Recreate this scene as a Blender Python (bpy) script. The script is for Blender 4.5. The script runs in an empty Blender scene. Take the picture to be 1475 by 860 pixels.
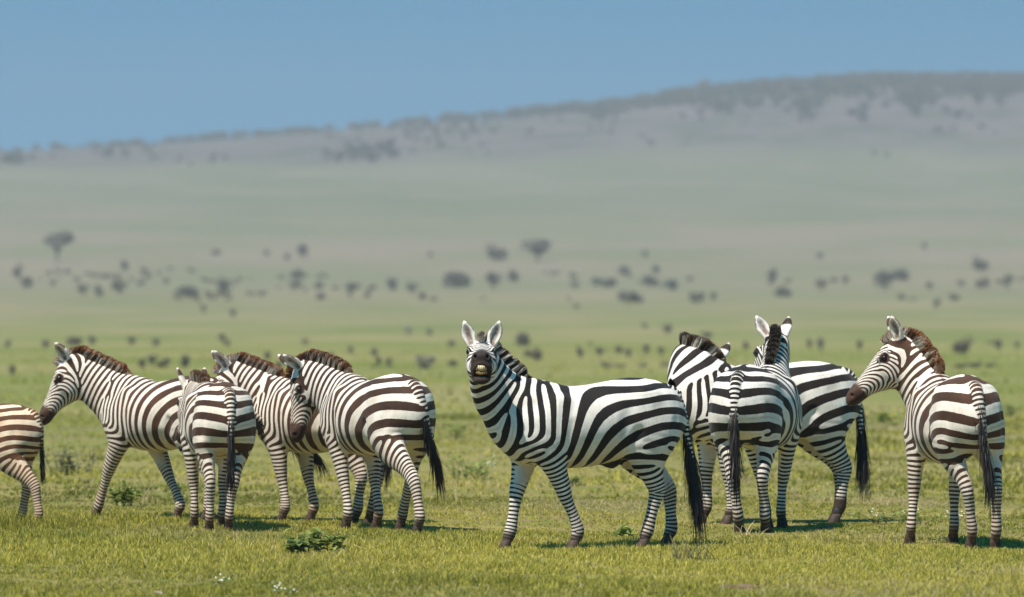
import bpy, bmesh, math, random, time
import numpy as np
from mathutils import Vector
from mathutils.kdtree import KDTree
SKY_K, SKY_B, EXPOSURE = 4.0, .30, 0.65
sc = bpy.context.scene; COL = sc.collection; R = math.radians
# ---------------------------------------------------------------- camera, sky, sun, exposure
F_PX, W_PX, H_PX, EYE, HORIZON = 8325., 1475, 860, 1.75, 466.
cam = bpy.data.cameras.new('camera'); co = bpy.data.objects.new('camera', cam); COL.objects.link(co); sc.camera = co
co.location = (0, 0, EYE); co.rotation_euler = (R(90) + math.atan((HORIZON - H_PX / 2) / F_PX), 0, 0)
cam.sensor_width = 36; cam.lens = 36 * F_PX / W_PX; cam.clip_start = 1; cam.clip_end = 20000
cam.dof.use_dof = True; cam.dof.focus_distance = 46.5; cam.dof.aperture_fstop = 2.8
SUN_EL, SUN_AZ = R(61), R(222)            # azimuth clockwise from +Y: behind the camera, to its left
world = bpy.data.worlds.new('World'); sc.world = world; world.use_nodes = True
wn = world.node_tree; wn.nodes.clear(); wo = wn.nodes.new('ShaderNodeOutputWorld'); wb = wn.nodes.new('ShaderNodeBackground'); wn.links.new(wb.outputs[0], wo.inputs[0])
sky = wn.nodes.new('ShaderNodeTexSky'); sky.sky_type = 'NISHITA'; sky.sun_disc = False; sky.sun_elevation = SUN_EL; sky.sun_rotation = SUN_AZ
sky.altitude = 1500; sky.air_density = 1.0; sky.dust_density = .2; sky.ozone_density = 3.0
wc = wn.nodes.new('ShaderNodeTexCoord'); wm = wn.nodes.new('ShaderNodeVectorMath'); wm.operation = 'MULTIPLY_ADD'
wm.inputs[1].default_value = (1, 1, SKY_K); wm.inputs[2].default_value = (0, 0, SKY_B); wn.links.new(wc.outputs['Generated'], wm.inputs[0])
wv = wn.nodes.new('ShaderNodeVectorMath'); wv.operation = 'NORMALIZE'; wn.links.new(wm.outputs[0], wv.inputs[0]); wn.links.new(wv.outputs[0], sky.inputs[0])
hsv = wn.nodes.new('ShaderNodeHueSaturation'); hsv.inputs['Saturation'].default_value = 1.8; hsv.inputs['Value'].default_value = 1.22; hsv.inputs['Hue'].default_value = .470; wn.links.new(sky.outputs[0], hsv.inputs['Color']); wn.links.new(hsv.outputs[0], wb.inputs[0]); wb.inputs[1].default_value = .10
sl = bpy.data.lights.new('sun', 'SUN'); sl.energy = 4.6; sl.angle = R(.53); sl.color = (1, .945, .86)
so = bpy.data.objects.new('sun', sl); COL.objects.link(so)
sd = Vector((math.sin(SUN_AZ) * math.cos(SUN_EL), math.cos(SUN_AZ) * math.cos(SUN_EL), math.sin(SUN_EL)))
so.rotation_euler = sd.to_track_quat('Z', 'Y').to_euler(); so.location = (0, 0, 200)
vs = sc.view_settings; vs.view_transform = 'Standard'; vs.look = 'None'; vs.gamma = 1; vs.exposure = EXPOSURE; vs.use_curve_mapping = False
sc.cycles.use_denoising = True; sc.cycles.volume_bounces = 1; sc.cycles.max_bounces = 6; sc.cycles.transparent_max_bounces = 8
MAT = {}
def newmat(name):
    m = bpy.data.materials.new(name); m.use_nodes = True; nt = m.node_tree; nt.nodes.clear()
    out = nt.nodes.new('ShaderNodeOutputMaterial'); b = nt.nodes.new('ShaderNodeBsdfPrincipled'); nt.links.new(b.outputs[0], out.inputs[0])
    return m, nt, b
class NT:
    """tiny node helper"""
    def __init__(s, nt): s.nt = nt
    def put(s, sock, v):
        if isinstance(v, bpy.types.NodeSocket): s.nt.links.new(v, sock)
        elif isinstance(v, (tuple, list)) and len(v) == 3 and sock.type == 'RGBA': sock.default_value = (*v, 1)
        else: sock.default_value = v
    def math(s, op, a, b=0., c=0., clamp=False):
        n = s.nt.nodes.new('ShaderNodeMath'); n.operation = op; n.use_clamp = clamp
        for i, v in enumerate((a, b, c)): s.put(n.inputs[i], v)
        return n.outputs[0]
    def mix(s, f, a, b):
        n = s.nt.nodes.new('ShaderNodeMix'); n.data_type = 'RGBA'; s.put(n.inputs[0], f); s.put(n.inputs[6], a); s.put(n.inputs[7], b); return n.outputs[2]
    def ramp(s, v, lo, hi, a=0., b=1.):
        n = s.nt.nodes.new('ShaderNodeMapRange'); n.interpolation_type = 'SMOOTHSTEP'
        for i, q in enumerate((v, lo, hi, a, b)): s.put(n.inputs[i], q)
        return n.outputs[0]
    def attr(s, name):
        n = s.nt.nodes.new('ShaderNodeAttribute'); n.attribute_name = name; return n
    def noise(s, vec, scale, detail=3., rough=.55):
        n = s.nt.nodes.new('ShaderNodeTexNoise'); n.inputs['Scale'].default_value = scale; n.inputs['Detail'].default_value = detail; n.inputs['Roughness'].default_value = rough
        if vec is not None: s.put(n.inputs['Vector'], vec)
        return n.outputs[0]
    def coord(s, w='Object'):
        return s.nt.nodes.new('ShaderNodeTexCoord').outputs[w]
    def mapv(s, vec, scale):
        n = s.nt.nodes.new('ShaderNodeMapping'); s.put(n.inputs['Vector'], vec); n.inputs['Scale'].default_value = scale; return n.outputs[0]
    def sep(s, vec):
        n = s.nt.nodes.new('ShaderNodeSeparateXYZ'); s.put(n.inputs[0], vec); return n.outputs
    def bump(s, hgt, strength, dist):
        n = s.nt.nodes.new('ShaderNodeBump'); n.inputs['Strength'].default_value = strength; n.inputs['Distance'].default_value = dist; s.put(n.inputs['Height'], hgt); return n.outputs[0]
def plain(name, colr, rough=.6, spec=.3, nscale=30., amt=.25):
    m, nt, b = newmat(name); t = NT(nt); nz = t.noise(t.coord(), nscale)
    t.put(b.inputs['Base Color'], t.mix(t.ramp(nz, .3, .7), tuple(c * (1 - amt) for c in colr), tuple(min(1, c * (1 + amt)) for c in colr)))
    b.inputs['Roughness'].default_value = rough; b.inputs['Specular IOR Level'].default_value = spec
    MAT[name] = m; return m
def zebra_mat(brown, tan):
    m, nt, b = newmat('zebra_coat'); t = NT(nt); co = t.coord()
    val = t.attr('val').outputs['Fac']; mk = t.attr('msk'); sp = nt.nodes.new('ShaderNodeSeparateColor'); nt.links.new(mk.outputs['Color'], sp.inputs[0])
    fine = t.noise(co, 38., 3.); fine2 = t.noise(co, 9., 2.); hair = t.noise(t.mapv(co, (160, 160, 60)), 1., 2.)
    v = t.math('ADD', val, t.math('MULTIPLY', t.math('SUBTRACT', fine, .5), .3)); v = t.math('ADD', v, t.math('MULTIPLY', t.math('SUBTRACT', fine2, .5), .25))
    v = t.math('ADD', v, t.math('MULTIPLY', t.math('SUBTRACT', hair, .5), .22))
    st = t.ramp(v, -.08, .08)
    st = t.math('MULTIPLY', st, t.math('SUBTRACT', 1., sp.outputs[1], clamp=True)); st = t.math('MAXIMUM', st, t.math('MULTIPLY', sp.outputs[0], t.ramp(fine, .1, .4, .75, 1.)))
    w0 = (.78 - .06 * tan, .725 - .13 * tan, .645 - .21 * tan); w1 = (.66 - .04 * tan, .59 - .14 * tan, .50 - .19 * tan)
    wh = t.mix(t.ramp(t.noise(co, 4.5, 4.), .35, .75), w0, w1)
    shd = t.math('MULTIPLY', t.ramp(val, -.78, -1.02), t.ramp(t.noise(co, 2.6, 2.), .45, .7, 0., .5)); wh = t.mix(shd, wh, (.34, .25, .17))
    strk = t.noise(t.mapv(co, (70, 70, 22)), 1., 3.); wh = t.mix(t.ramp(strk, .45, .8, 0., .45), wh, (.47, .40, .32))
    oz = t.sep(co)[2]; wh = t.mix(t.math('MULTIPLY', t.ramp(oz, .95, .55), t.ramp(t.noise(co, 5., 4.), .35, .75, .05, .6)), wh, (.44, .34, .25))
    dust = t.math('MULTIPLY', mk.outputs['Alpha'], t.ramp(t.noise(co, 6., 3.), .35, .7, .15, .85))
    wh = t.mix(dust, wh, (.40, .27, .18)); wh = t.mix(t.math('MULTIPLY', sp.outputs[2], t.ramp(t.noise(co, 30., 2.), .3, .65, .6, .95)), wh, (.16, .10, .07))
    bl = t.mix(t.ramp(t.noise(co, 3., 3.), .35, .7), (.012 + .05 * brown, .010 + .018 * brown, .009 + .006 * brown), (.02 + .085 * brown, .014 + .032 * brown, .011 + .011 * brown))
    bl = t.mix(t.math('MULTIPLY', dust, .55), bl, (.10, .052, .033))
    bl = t.mix(t.math('MULTIPLY', sp.outputs[0], .6), bl, (.042 + .035 * brown, .026 + .014 * brown, .019 + .007 * brown))
    t.put(b.inputs['Base Color'], t.mix(st, wh, bl)); b.inputs['Roughness'].default_value = .72; b.inputs['Specular IOR Level'].default_value = .16
    b.inputs['Sheen Weight'].default_value = .06; b.inputs['Sheen Roughness'].default_value = .5
    t.put(b.inputs['Normal'], t.bump(t.noise(t.mapv(co, (190, 190, 70)), 1., 2.), .25, .004))
    return m
def MAT_mane(brown):
    m, nt, b = newmat('mane_hair'); t = NT(nt); v = t.attr('val').outputs['Fac']; tip = t.attr('tip').outputs['Fac']; r = t.attr('rnd').outputs['Fac']
    st = t.ramp(v, -.15, .15); bl = t.mix(r, (.012 + .05 * brown, .009 + .02 * brown, .008 + .008 * brown), (.035 + .09 * brown, .02 + .035 * brown, .014 + .012 * brown))
    c = t.mix(st, t.mix(r, (.60, .54, .46), (.44, .37, .29)), bl)
    tp = t.mix(r, (.03 + .09 * brown, .018 + .035 * brown, .012 + .01 * brown), (.11 + .30 * brown, .06 + .125 * brown, .032 + .042 * brown))
    t.put(b.inputs['Base Color'], t.mix(t.ramp(t.math('ADD', tip, t.math('MULTIPLY', r, .3)), .90, 1.2), c, tp)); b.inputs['Roughness'].default_value = .6; b.inputs['Specular IOR Level'].default_value = .2
    return m
def tuft_mat(name, a, b_, ta):
    m, nt, b = newmat(name); t = NT(nt); r = t.attr('rnd').outputs['Fac']; tip = t.attr('tip').outputs['Fac']
    t.put(b.inputs['Base Color'], t.mix(t.ramp(tip, .2, .8), t.mix(r, a, b_), ta)); b.inputs['Roughness'].default_value = .5; b.inputs['Specular IOR Level'].default_value = .3; MAT[name] = m
tuft_mat('tuft', (.008, .007, .007), (.03, .022, .018), (.012, .009, .008))
tuft_mat('tuft_grey', (.30, .25, .21), (.05, .04, .034), (.015, .011, .01))
plain('hoof', (.06, .038, .027), .65, .2, 20., .4)
plain('gum', (.06, .012, .012), .4, .4)
plain('teeth', (.62, .47, .28), .35, .5, 60., .15)
plain('teeth_low', (.42, .25, .10), .35, .5, 60., .2)
m_, nt_, b_ = newmat('eye'); b_.inputs['Base Color'].default_value = (.006, .004, .003, 1); b_.inputs['Roughness'].default_value = .12; MAT['eye'] = m_
t_ = NT(nt_); t_.put(b_.inputs['Base Color'], t_.mix(t_.noise(t_.coord(), 40.), (.004, .003, .002), (.014, .008, .005)))
V_ = np.array
def sst(a, b, x):
    t = np.clip((x - a) / (b - a), 0, 1); return t * t * (3 - 2 * t)
HAZE_COL, HAZE_D, GRASS, HQ = (.50, .525, .575, 1), 2.2e-4, 1.0, 1.0
# ---------------------------------------------------------------- zebra builder
V = np.array
def nrm(v):
    v = np.asarray(v, float); return v / (np.linalg.norm(v) + 1e-12)
def sstep(a, b, x):
    t = np.clip((x - a) / (b - a), 0, 1); return t * t * (3 - 2 * t)
def catmull(P, n):
    """resample rows of P (any number of columns) along a Catmull-Rom curve, n steps per span"""
    P = np.asarray(P, float); Q = np.vstack([2 * P[0] - P[1], P, 2 * P[-1] - P[-2]])
    out = []
    for i in range(1, len(Q) - 2):
        for t in np.arange(n) / n:
            a, b, c, d = Q[i - 1], Q[i], Q[i + 1], Q[i + 2]
            out.append(.5 * (2 * b + (c - a) * t + (2 * a - 5 * b + 4 * c - d) * t * t + (3 * b - a - 3 * c + d) * t ** 3))
    out.append(P[-1]); return np.array(out)

class Chain:
    """a swept body of elliptical section; rows: centre(3) lateral half-width, sagittal half-depth, lateral axis(3)"""
    def __init__(s, rows, n=3):
        s.R = catmull(rows, n); s.P = s.R[:, :3]
        s.R[:, 3:5] = np.maximum(s.R[:, 3:5], .003)
        seg = np.linalg.norm(np.diff(s.P, axis=0), axis=1); s.L = np.concatenate([[0], np.cumsum(seg)])
        s.tan = nrm_rows(np.gradient(s.P, axis=0))
    def seg_eval(s, i, X):
        A, B = s.R[i], s.R[i + 1]; ab = B[:3] - A[:3]; L2 = ab @ ab + 1e-12
        t = np.clip(((X - A[:3]) @ ab) / L2, 0, 1)
        ax = ab / math.sqrt(L2); lat = .5 * (A[5:8] + B[5:8]); lat = nrm(lat - ax * (lat @ ax)); no = np.cross(ax, lat)
        o = X - (A[:3] + t[..., None] * ab)
        a = A[3] + t * (B[3] - A[3]); b = A[4] + t * (B[4] - A[4]); c = np.minimum(a, b)
        rho = np.sqrt(((o @ lat) / a) ** 2 + ((o @ no) / b) ** 2 + ((o @ ax) / c) ** 2)
        return (rho - 1) * c, t
    def at(s, X):
        """distance, arc length, tangent at points X (n,3)"""
        best = np.full(len(X), 9.); arc = np.zeros(len(X)); tg = np.zeros((len(X), 3))
        for i in range(len(s.P) - 1):
            d, t = s.seg_eval(i, X); m = d < best
            best[m] = d[m]; arc[m] = s.L[i] + t[m] * (s.L[i + 1] - s.L[i])
            tg[m] = s.tan[i] + t[m, None] * (s.tan[i + 1] - s.tan[i])
        return best, arc, nrm_rows(tg)
def nrm_rows(a):
    return a / (np.linalg.norm(a, axis=-1, keepdims=True) + 1e-12)

class Grid:
    def __init__(s, lo, hi, h):
        s.lo = V(lo, float); s.h = h; s.n = np.ceil((V(hi) - s.lo) / h).astype(int) + 1
        s.F = np.full(s.n, .5, np.float32)
        s.ax = [(s.lo[k] + h * np.arange(s.n[k])) for k in range(3)]
    def box(s, lo, hi):
        a = np.clip(np.floor((lo - s.lo) / s.h).astype(int), 0, s.n); b = np.clip(np.ceil((hi - s.lo) / s.h).astype(int) + 1, 0, s.n)
        return tuple(slice(a[k], b[k]) for k in range(3))
    def pts(s, sl):
        X = np.empty(tuple(q.stop - q.start for q in sl) + (3,), np.float32)
        X[..., 0] = s.ax[0][sl[0]][:, None, None]; X[..., 1] = s.ax[1][sl[1]][None, :, None]; X[..., 2] = s.ax[2][sl[2]][None, None, :]
        return X
    def chain_field(s, ch, pad):
        r = ch.R[:, 3:5].max(1) + pad; r = np.full(len(r), r.max())
        lo = (ch.P - r[:, None]).min(0); hi = (ch.P + r[:, None]).max(0); sl = s.box(lo, hi); o = V([q.start for q in sl])
        D = np.full(tuple(q.stop - q.start for q in sl), .5, np.float32)
        for i in range(len(ch.P) - 1):
            rr = max(ch.R[i, 3:5].max(), ch.R[i + 1, 3:5].max()) + pad; s2 = s.box(np.minimum(ch.P[i], ch.P[i + 1]) - rr, np.maximum(ch.P[i], ch.P[i + 1]) + rr)
            d, _ = ch.seg_eval(i, s.pts(s2)); loc = tuple(slice(q.start - o[k], q.stop - o[k]) for k, q in enumerate(s2))
            D[loc] = np.minimum(D[loc], d)
        return sl, D
    def add(s, ch, k, kz=None):
        sl, D = s.chain_field(ch, .09); A = s.F[sl]
        kk = k if kz is None else (kz[0] + (k - kz[0]) * sstep(kz[1], kz[2], s.ax[2][sl[2]]))[None, None, :]
        h = np.clip(.5 + .5 * (D - A) / kk, 0, 1); s.F[sl] = D * (1 - h) + A * h - kk * h * (1 - h)
    def cut(s, ch, k):
        sl, D = s.chain_field(ch, .05); A = s.F[sl]; D = -D
        h = np.clip(.5 - .5 * (D - A) / k, 0, 1); s.F[sl] = D * (1 - h) + A * h + k * h * (1 - h)

def surface_nets(F, lo, h):
    S = F < 0
    c = np.zeros(tuple(n - 1 for n in F.shape), np.uint8)
    cs = [(x, y, z) for x in (0, 1) for y in (0, 1) for z in (0, 1)]
    sh = c.shape
    for x, y, z in cs: c += S[x:x + sh[0], y:y + sh[1], z:z + sh[2]]
    act = (c > 0) & (c < 8); I = np.argwhere(act); idx = np.full(sh, -1, np.int32); idx[act] = np.arange(len(I))
    val = {q: F[I[:, 0] + q[0], I[:, 1] + q[1], I[:, 2] + q[2]] for q in cs}
    acc = np.zeros((len(I), 3)); cnt = np.zeros(len(I))
    for q in cs:
        for k in range(3):
            if q[k] == 0:
                p = tuple(1 if j == k else q[j] for j in range(3)); a, b = val[q], val[p]; m = (a < 0) != (b < 0)
                t = a[m] / (a[m] - b[m]); v = np.tile(V(q, float), (m.sum(), 1)); v[:, k] = t; acc[m] += v; cnt[m] += 1
    P = lo + h * (I + acc / cnt[:, None])
    quads = []
    for k in range(3):
        j, l = (k + 1) % 3, (k + 2) % 3
        s0 = [slice(1, -1)] * 3; s0[k] = slice(0, -1); s1 = list(s0); s1[k] = slice(1, None)
        a, b = S[tuple(s0)], S[tuple(s1)]; E = np.argwhere(a != b); o = V([1, 1, 1]); o[k] = 0; E = E + o
        fl = a[tuple((E - o).T)]
        def cell(dj, dl):
            Q = E.copy(); Q[:, j] += dj; Q[:, l] += dl; return idx[Q[:, 0], Q[:, 1], Q[:, 2]]
        q = np.stack([cell(-1, -1), cell(0, -1), cell(0, 0), cell(-1, 0)], 1)
        q[~fl] = q[~fl][:, ::-1]; quads.append(q)
    return P, np.vstack(quads)

def mesh_from(name, P, faces, mat, parent, attrs=None, smooth=True):
    me = bpy.data.meshes.new(name); P = np.ascontiguousarray(P, np.float32)
    faces = np.asarray(faces, np.int32); k = faces.shape[1]
    me.vertices.add(len(P)); me.vertices.foreach_set('co', P.ravel())
    me.loops.add(faces.size); me.loops.foreach_set('vertex_index', faces.ravel())
    me.polygons.add(len(faces)); me.polygons.foreach_set('loop_start', np.arange(len(faces), dtype=np.int32) * k)
    me.polygons.foreach_set('use_smooth', np.full(len(faces), smooth))
    for nme, a in (attrs or {}).items():
        a = np.asarray(a, np.float32)
        if a.ndim == 1:
            me.attributes.new(nme, 'FLOAT', 'POINT').data.foreach_set('value', a)
        else:
            me.attributes.new(nme, 'FLOAT_COLOR', 'POINT').data.foreach_set('color', np.ascontiguousarray(a).ravel())
    me.update(calc_edges=True); me.validate()
    me.materials.append(mat)
    o = bpy.data.objects.new(name, me); COL.objects.link(o)
    if parent is not None: o.parent = parent
    return o

def dirv(yaw, pitch):
    return V([math.cos(pitch) * math.cos(yaw), math.cos(pitch) * math.sin(yaw), math.sin(pitch)])

TORSO = [(-.775, 1.13, .97, .05), (-.745, 1.21, .88, .12), (-.68, 1.275, .78, .185), (-.56, 1.325, .72, .24), (-.40, 1.34, .715, .272), (-.22, 1.315, .69, .29),
         (-.03, 1.285, .65, .305), (.16, 1.275, .635, .302), (.32, 1.29, .65, .27), (.45, 1.30, .68, .235), (.57, 1.26, .735, .195), (.66, 1.19, .80, .145), (.705, 1.10, .89, .08)]
HEAD_STATIONS = [(-.05, .0, -.12, .05), (.02, .035, -.165, .078), (.09, .05, -.205, .098), (.16, .05, -.225, .104), (.23, .04, -.215, .09), (.31, .022, -.175, .07),
          (.39, .006, -.145, .062), (.46, -.004, -.135, .064), (.51, -.018, -.13, .062), (.54, -.04, -.115, .046)]
FRONT = [(.47, .13, 1.0, .10, .18), (.46, .155, .87, .10, .165), (.42, .16, .73, .08, .118), (.418, .15, .60, .064, .084), (.43, .135, .44, .05, .058), (.428, .13, .37, .041, .046), (.423, .128, .27, .034, .041),
         (.425, .126, .155, .041, .05), (.45, .126, .09, .036, .043), (.47, .126, .03, .042, .05)]
HIND = [(-.49, .12, 1.12, .13, .22), (-.50, .145, .96, .14, .25), (-.485, .162, .82, .125, .215), (-.515, .157, .69, .09, .15), (-.588, .146, .56, .058, .088), (-.64, .136, .46, .05, .07), (-.633, .13, .37, .043, .053), (-.615, .128, .27, .037, .044),
        (-.598, .126, .155, .043, .051), (-.57, .126, .09, .037, .044), (-.552, .126, .03, .042, .05)]
FW = [0, .04, .15, .36, .62, .72, .86, 1, 1, 1]
HW = [0, .03, .12, .32, .58, .7, .8, .9, 1, 1, 1]

def build_zebra(name, loc, heading, scale=1.0, pose=None, seed=0, h=.009, brown=0., tan=0., label='', slim=1.0, mouth=False, stripe=1.0, yscale=1.0):
    pose = dict(pose or {}); rng = np.random.default_rng(seed)
    g = lambda k, d: pose.get(k, d)
    Y = V([0, 1., 0])
    ch = {}
    tor = [(x, 0, (t + b) / 2, w * slim, (t - b) / 2, 0, 1, 0) for x, t, b, w in TORSO]
    ch['torso'] = Chain(tor, 2)
    # neck: yaw is spread along three links
    ny = math.radians(g('neck_yaw', 0)); np_ = [math.radians(a) for a in g('neck_pitch', (40, 46, 48))]; nys = g('neck_spread', (.3, .7, 1))
    nl = g('neck_len', (.25, .24, .20))
    P = [V([g('neck_x', .44), 0, 1.0])]; lat = [Y]
    for k in range(3):
        yaw = ny * nys[k]; P.append(P[-1] + nl[k] * dirv(yaw, np_[k])); lat.append(V([-math.sin(yaw), math.cos(yaw), 0]))
    NA = [.175, .135, .108, .088]; NB = [.29, .245, .19, .15]; nf = g('neck_slim', 1.); NA = [NA[0]] + [q * nf for q in NA[1:]]; NB = [NB[0]] + [q * nf for q in NB[1:]]
    ch['neck'] = Chain([(*P[k], NA[k], NB[k], *lat[k]) for k in range(4)], 5)
    ntip = dirv(ny, np_[2]); nup = np.cross(ntip, lat[3])
    # head frame
    hy = math.radians(g('head_yaw', g('neck_yaw', 0))); hp = math.radians(g('head_pitch', -48)); hr = math.radians(g('head_roll', 0))
    hd = dirv(hy, hp); hl = V([-math.sin(hy), math.cos(hy), 0]); hu = np.cross(hd, hl)
    hl, hu = hl * math.cos(hr) + hu * math.sin(hr), hu * math.cos(hr) - hl * math.sin(hr)
    HS = g('head_scale', 1.1); O = P[3] + nup * .045 + ntip * .03
    H = lambda s, u, y: O + HS * (hd * s + hu * u + hl * y)
    hc = Chain([(*H(s, (t + b) / 2, 0), w * HS, (t - b) / 2 * HS, *hl) for s, t, b, w in HEAD_STATIONS], 3)
    ch['head'] = hc
    for sd, sg in (('l', 1), ('r', -1)):
        for nm, T, W in (('f', FRONT, FW), ('h', HIND, HW)):
            dx, dy, dz = g(nm + sd, (0, 0, 0)); bend = g(nm + sd + '_bend', 0)
            rows = []
            for i, (x, y, z, a, b) in enumerate(T):
                w = W[i]; bb = bend * math.exp(-((z - (.44 if nm == 'f' else .5)) / .22) ** 2)
                rows.append((x + dx * w + bb, sg * y + dy * w, z + dz * w, a * slim ** .5, b * slim ** .5, 0, 1, 0))
            ch[nm + sd] = Chain(rows[:-1], 3); ch[nm + sd].hoof = rows[-1]
    # tail
    tx, ty = g('tail', (0, 0)); TL = g('tail_len', 1.)
    Tp = [V([-.70, 0, 1.245]), V([-.785, 0, 1.215]), V([-.835 + tx * .12, ty * .1, 1.09]), V([-.85 + tx * .32, ty * .28, 1.19 - .26 * TL]), V([-.845 + tx * .6, ty * .55, 1.19 - .40 * TL]), V([-.835 + tx * .85, ty * .8, 1.19 - .54 * TL])]
    ch['tail'] = Chain([(*p, r, r, 0, 1, 0) for p, r in zip(Tp, (.05, .044, .036, .029, .022, .012))], 3)
    # ears
    ears = []
    for sg, kd in ((1, 'ear_l'), (-1, 'ear_r')):
        up_, out_, fw_, fo, ff = g(kd, (.9, .3, -.35, .75, .65))
        ed = nrm(hu * up_ + hl * out_ * sg + hd * fw_); fc = hl * sg * fo + hd * ff; fc = nrm(fc - ed * (fc @ ed)); el = np.cross(ed, fc)
        E0 = H(.0, .005, sg * .058); LN = .2 * HS
        prof = [(-.02, .03, .026), (.04, .034, .026), (.25, .042, .026), (.5, .05, .024), (.75, .041, .02), (.92, .02, .013), (1.0, .008, .008)]
        e = Chain([(*(E0 + ed * LN * q), a * HS, b * HS, *el) for q, a, b in prof], 3)
        cav = Chain([(*(E0 + ed * LN * q + fc * .021 * HS), a * HS, b * HS, *el) for q, a, b in ((.22, .014, .012), (.4, .03, .021), (.6, .036, .021), (.8, .024, .017), (.9, .008, .01))], 3)
        ears.append((e, cav, ed, fc, E0, LN))
    allP = np.vstack([c.P for c in ch.values()] + [e[0].P for e in ears])
    lo, hi = allP.min(0) - .05, allP.max(0) + .08
    lo[1] = min(lo[1], -.36); hi[1] = max(hi[1], .36); lo[0] = min(lo[0], -.9); lo[2] = 0.0; hi[2] = max(hi[2], 1.4)
    G = Grid(lo, hi, h)
    G.add(ch['torso'], .01); G.add(ch['neck'], .09)
    for k in ('fl', 'fr', 'hl', 'hr'): G.add(ch[k], .075, (.018, .52, .78))
    G.add(ch['tail'], .018); 
    for e in ears: G.add(e[0], .022)
    # hip point, shoulder point, hollows of flank and girth, thigh crease
    def ell(p0, p1, a, b): return Chain([(*p0, a, b, 0, 1, 0), (*p1, a, b, 0, 1, 0)], 1)
    for sg in (1, -1):
        yy = sg * slim
        G.add(ell((-.40, .20 * yy, 1.20), (-.46, .205 * yy, 1.17), .035, .045), .09)
        G.add(ell((.60, .12 * yy, .97), (.55, .15 * yy, .88), .05, .06), .07)
        G.add(ell((.30, .20 * yy, 1.16), (.44, .19 * yy, .98), .04, .05), .08)
        G.cut(ell((-.25, .345 * yy, 1.12), (-.22, .35 * yy, .92), .05, .05), .07)
        G.cut(ell((.25, .335 * yy, .98), (.29, .30 * yy, .78), .035, .035), .06)
        G.cut(ell((-.27, .30 * yy, .80), (-.33, .30 * yy, .92), .03, .03), .05)
        G.cut(ell((-.70, .30 * yy, 1.02), (-.66, .315 * yy, .86), .03, .03), .06)
    # brow, cheek and nostril shapes
    def blob(s, u, y, a, b, ln=.03): return Chain([(*H(s - ln, u, y), a, b, *hl), (*H(s + ln, u, y), a, b, *hl)], 1)
    G.add(hc, .05)
    for sg in (1, -1):
        G.add(blob(.165, .018, sg * .082, .022, .02, .03), .03)
        G.add(blob(.17, -.1, sg * .075, .03, .07, .05), .03)
        G.add(blob(.485, -.045, sg * .045, .022, .024, .012), .02)
        G.cut(Chain([(*H(.50, -.055, sg * .052), .008, .011, *hl), (*H(.53, -.035, sg * .062), .010, .014, *hl)], 1), .008)
    for e in ears: G.cut(e[1], .006)
    if mouth:   # lips drawn back off the teeth
        G.add(Chain([(*H(.36, -.03, 0), .062, .05, *hl), (*H(.45, -.016, 0), .076, .05, *hl), (*H(.515, -.006, 0), .068, .04, *hl)], 2), .03)
        G.add(Chain([(*H(.38, -.155, 0), .055, .035, *hl), (*H(.48, -.168, 0), .06, .036, *hl), (*H(.54, -.166, 0), .055, .03, *hl)], 2), .025)
        G.add(Chain([(*H(.44, -.10, .052), .02, .06, *hl), (*H(.51, -.10, .058), .018, .06, *hl)], 1), .02); G.add(Chain([(*H(.44, -.10, -.052), .02, .06, *hl), (*H(.51, -.10, -.058), .018, .06, *hl)], 1), .02)
        G.cut(Chain([(*H(.46, -.098, 0), .034, .042, *hl), (*H(.54, -.098, 0), .043, .048, *hl), (*H(.64, -.098, 0), .05, .056, *hl)], 2), .012)
        for sg in (1, -1): G.cut(Chain([(*H(.51, -.004, sg * .04), .011, .015, *hl), (*H(.58, .008, sg * .046), .013, .018, *hl)], 1), .01)
    else:
        for sg in (1, -1):
            G.cut(Chain([(*H(.42, -.1, sg * .07), .008, .004, *hl), (*H(.545, -.088, sg * .045), .008, .005, *hl)], 1), .006)
    for sg in (1, -1):   # eye sockets
        c = H(.165, -.004, sg * .108); G.cut(Chain([(*(c - hd * .012), .012, .018, *hl), (*(c + hd * .012), .012, .018, *hl)], 1), .008)
    if 'sheath' in pose: shc = Chain([(-.16, 0, .69, .035, .035, 0, 1, 0), (-.24, 0, .672, .04, .042, 0, 1, 0), (-.30, 0, .70, .03, .03, 0, 1, 0)], 2); G.add(shc, .02)
    X, Q = surface_nets(G.F, G.lo, h); n = len(X)
    # light smoothing and vertex normals
    fn = np.cross(X[Q[:, 2]] - X[Q[:, 0]], X[Q[:, 3]] - X[Q[:, 1]]); N = np.zeros((n, 3))
    for k in range(4):
        for a in range(3): N[:, a] += np.bincount(Q[:, k], fn[:, a], n)
    N = nrm_rows(N)
    # ---- stripes: a wave is relaxed over the skin along a direction field
    R = {k: c.at(X) for k, c in ch.items()}
    earD = [e[0].at(X)[0] for e in ears]
    z = X[:, 2]; x = X[:, 0]
    names = ['torso', 'neck', 'head', 'fl', 'fr', 'hl', 'hr', 'tail']
    D = {k: R[k][0].copy() for k in names}
    for k in ('fl', 'fr'): D[k] += .07 * sstep(.80, 1.0, z)
    for k in ('hl', 'hr'): D[k] += .12 * sstep(.66, .92, z)
    D['head'] -= .01; D['neck'] -= .01
    W = np.stack([np.exp(-np.maximum(D[k], 0) / .022) for k in names], 1); W /= W.sum(1, keepdims=True)
    K = np.zeros((n, 3)); ph = np.zeros(n); best = W.argmax(1)
    def put(i, k, phase):
        nonlocal K
        K += W[:, i:i + 1] * k; m = best == i; ph[m] = phase[m]
    tp = 2 * math.pi * stripe
    # torso: upright bars in front, arcs round the haunch behind
    q = rng.normal(0, 1, 6); C = V([-.72 + .045 * q[0], .50 + .045 * q[1]])
    lf = g('lam_front', .066); lh_ = g('lam_haunch', .155)
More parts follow.
